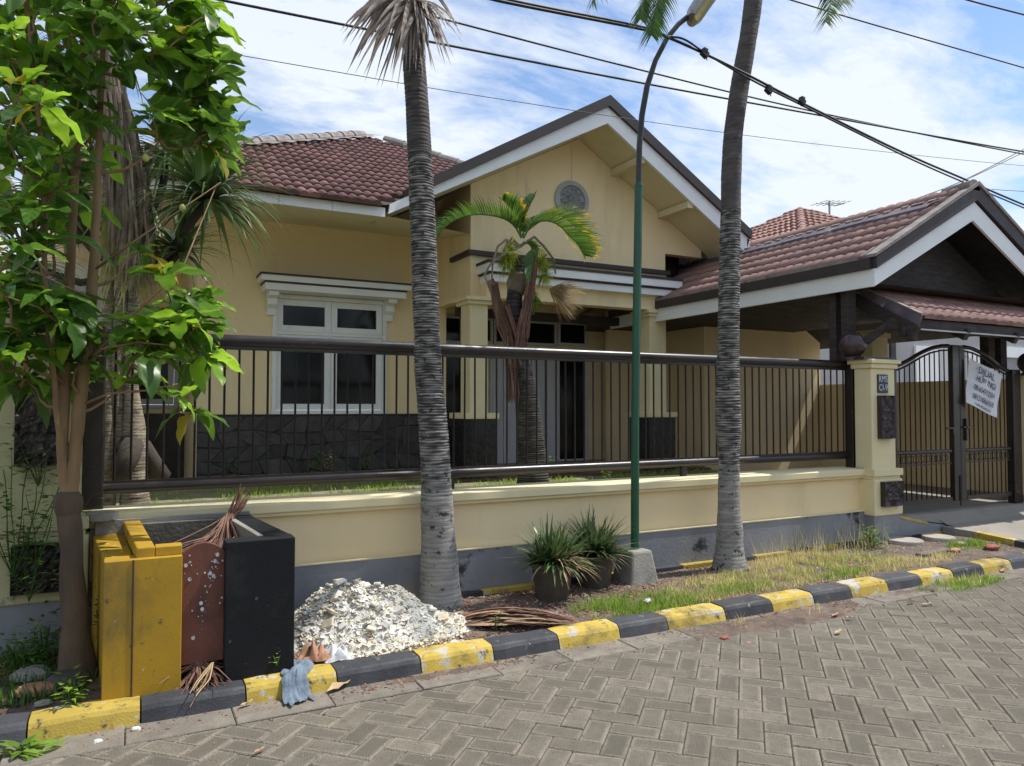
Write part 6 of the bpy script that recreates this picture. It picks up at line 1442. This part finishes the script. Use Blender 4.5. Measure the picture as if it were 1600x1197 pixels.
# fallen leaves
def fleaf(px,py,Z,L_,az,m,label,grp=None):
    c=W(px,py,Z=Z); me=leafmesh('fallen_leaf',L_,L_*.3,m,-.15,.35,6,.1); o=bpy.data.objects.new('fallen_leaf',me); COL.objects.link(o); o.location=(c.x,c.y,Z+.012); o.rotation_euler=(rnd(-.2,.2),rnd(-.1,.1),az); o['label']=label;o['category']='leaf'; ORG[o.name]=Vector(o.location)
    if grp:o['group']=grp
LF='fallen leaves on the paving and kerb'
fleaf(510,1084,.004,.19,.45,M['straw'],'long pale brown leaf in the gutter below the yellow kerb',LF)
fleaf(372,1108,.004,.09,.3,M['straw'],'small tan leaf below the black kerb stone',LF)
fleaf(395,1181,.004,.07,.5,M['paperb'],'orange brown leaf on the paving at bottom left',LF)
fleaf(1300,965,.004,.11,.2,M['paperb'],'brown curled leaf beside the gutter grass tuft',LF); fleaf(1318,968,.004,.08,-.6,M['straw'],'straw coloured leaf right of the gutter grass tuft',LF)
fleaf(1418,945,.004,.10,.1,M['deadred'],'dark brown leaf in the gutter at right',LF); fleaf(1440,947,.004,.10,-.2,M['straw'],'pale leaf at the right beside the dark one',LF)
fleaf(1305,992,.004,.09,.2,M['straw'],'tan leaf lying alone on the paving at centre right',LF); fleaf(1565,895,.004,.12,.3,M['paperb'],'reddish leaf at the foot of the far right kerb',LF)
fleaf(1010,990,.004,.08,1.2,M['straw'],'yellow leaf in the gutter below the green grass',LF); fleaf(800,1180,.004,.03,0,M['paperb'],'tiny leaf speck on the paving',LF)
fleaf(320,1100,.004,.12,.1,M['paperb'],'brown leaf litter piece under the black kerb stone by the bin',LF); fleaf(1460,926,.004,.09,.8,M['deadred'],'curled leaf standing by the gutter weeds',LF)
fleaf(100,1165,.004,.14,2.8,M['leaf_y'],'yellow green leaf in the bottom left gutter',LF); fleaf(60,1180,.004,.12,.4,M['leaf_y'],'yellow leaf at the bottom left corner',LF)
# yard debris
c=W(375,768,Y=6.6); rock((c.x,c.y,.58),(.10,.06,.035),M['conc'],'flat grey stone on the yard grass behind the bin')
mb=MB()
for _ in range(1600):
    x=rnd(-.2,1.5);y=rnd(5.95,7.8); s_=rnd(.012,.035); mb.obox((x,y,.60),s_*1.4,s_,s_*.5,Matrix.Rotation(rnd(0,3),3,'Z')@Matrix.Rotation(rnd(-.4,.4),3,'X'))
mb.build('yard_gravel',M['rubble2'],None,kind='stuff',label='pale rubble gravel in the yard behind the bin',cat='gravel')
# ================================================================== ACROSS THE STREET (only seen as reflections)
ow=thing('boundary_wall','plain pale wall across the street','wall',(3,-7,0)); MB().box((-16,-7.2,-.1),(26,-7,1.6)).build('wall_body',M['cream_pale'],ow)
for k,(x,y,r_) in enumerate(((-8,-14,2.4),(-3,-13.5,2.6),(2.5,-14.5,2.8),(8,-14,2.6),(14,-14,2.8),(20,-13,2.6))):
    t=thing('broad_tree',['leafy tree across the street, furthest left','leafy tree across the street, second from left','large leafy tree across the street, third from left','leafy tree across the street, fourth from left','tall leafy tree across the street, fifth','leafy tree across the street, furthest right'][k],'tree',(x,y,0),'trees across the street')
    MB().tube([(x,y,-.1),(x+.1,y,1.4),(x,y,2.6)],[.22,.17,.12],8).build('trunk',M['bark'],t,smooth=True)
    mb=MB()
    for _ in range(1500):
        a=rnd(0,6.28);e=math.asin(rnd(-1,1));q=random.random()**.4*r_*(1+.3*noise.noise(Vector((math.cos(a),math.sin(a),e+k)))); p=Vector((x+q*math.cos(a)*math.cos(e),y+q*math.sin(a)*math.cos(e),3.6+q*1.25*math.sin(e)))
        d=Vector((rnd(-1,1),rnd(-1,1),rnd(-1,1))).normalized(); mb.blade(p,d,.34,.2,.2,2)
    mb.build('crown',M['farleaf'],t)
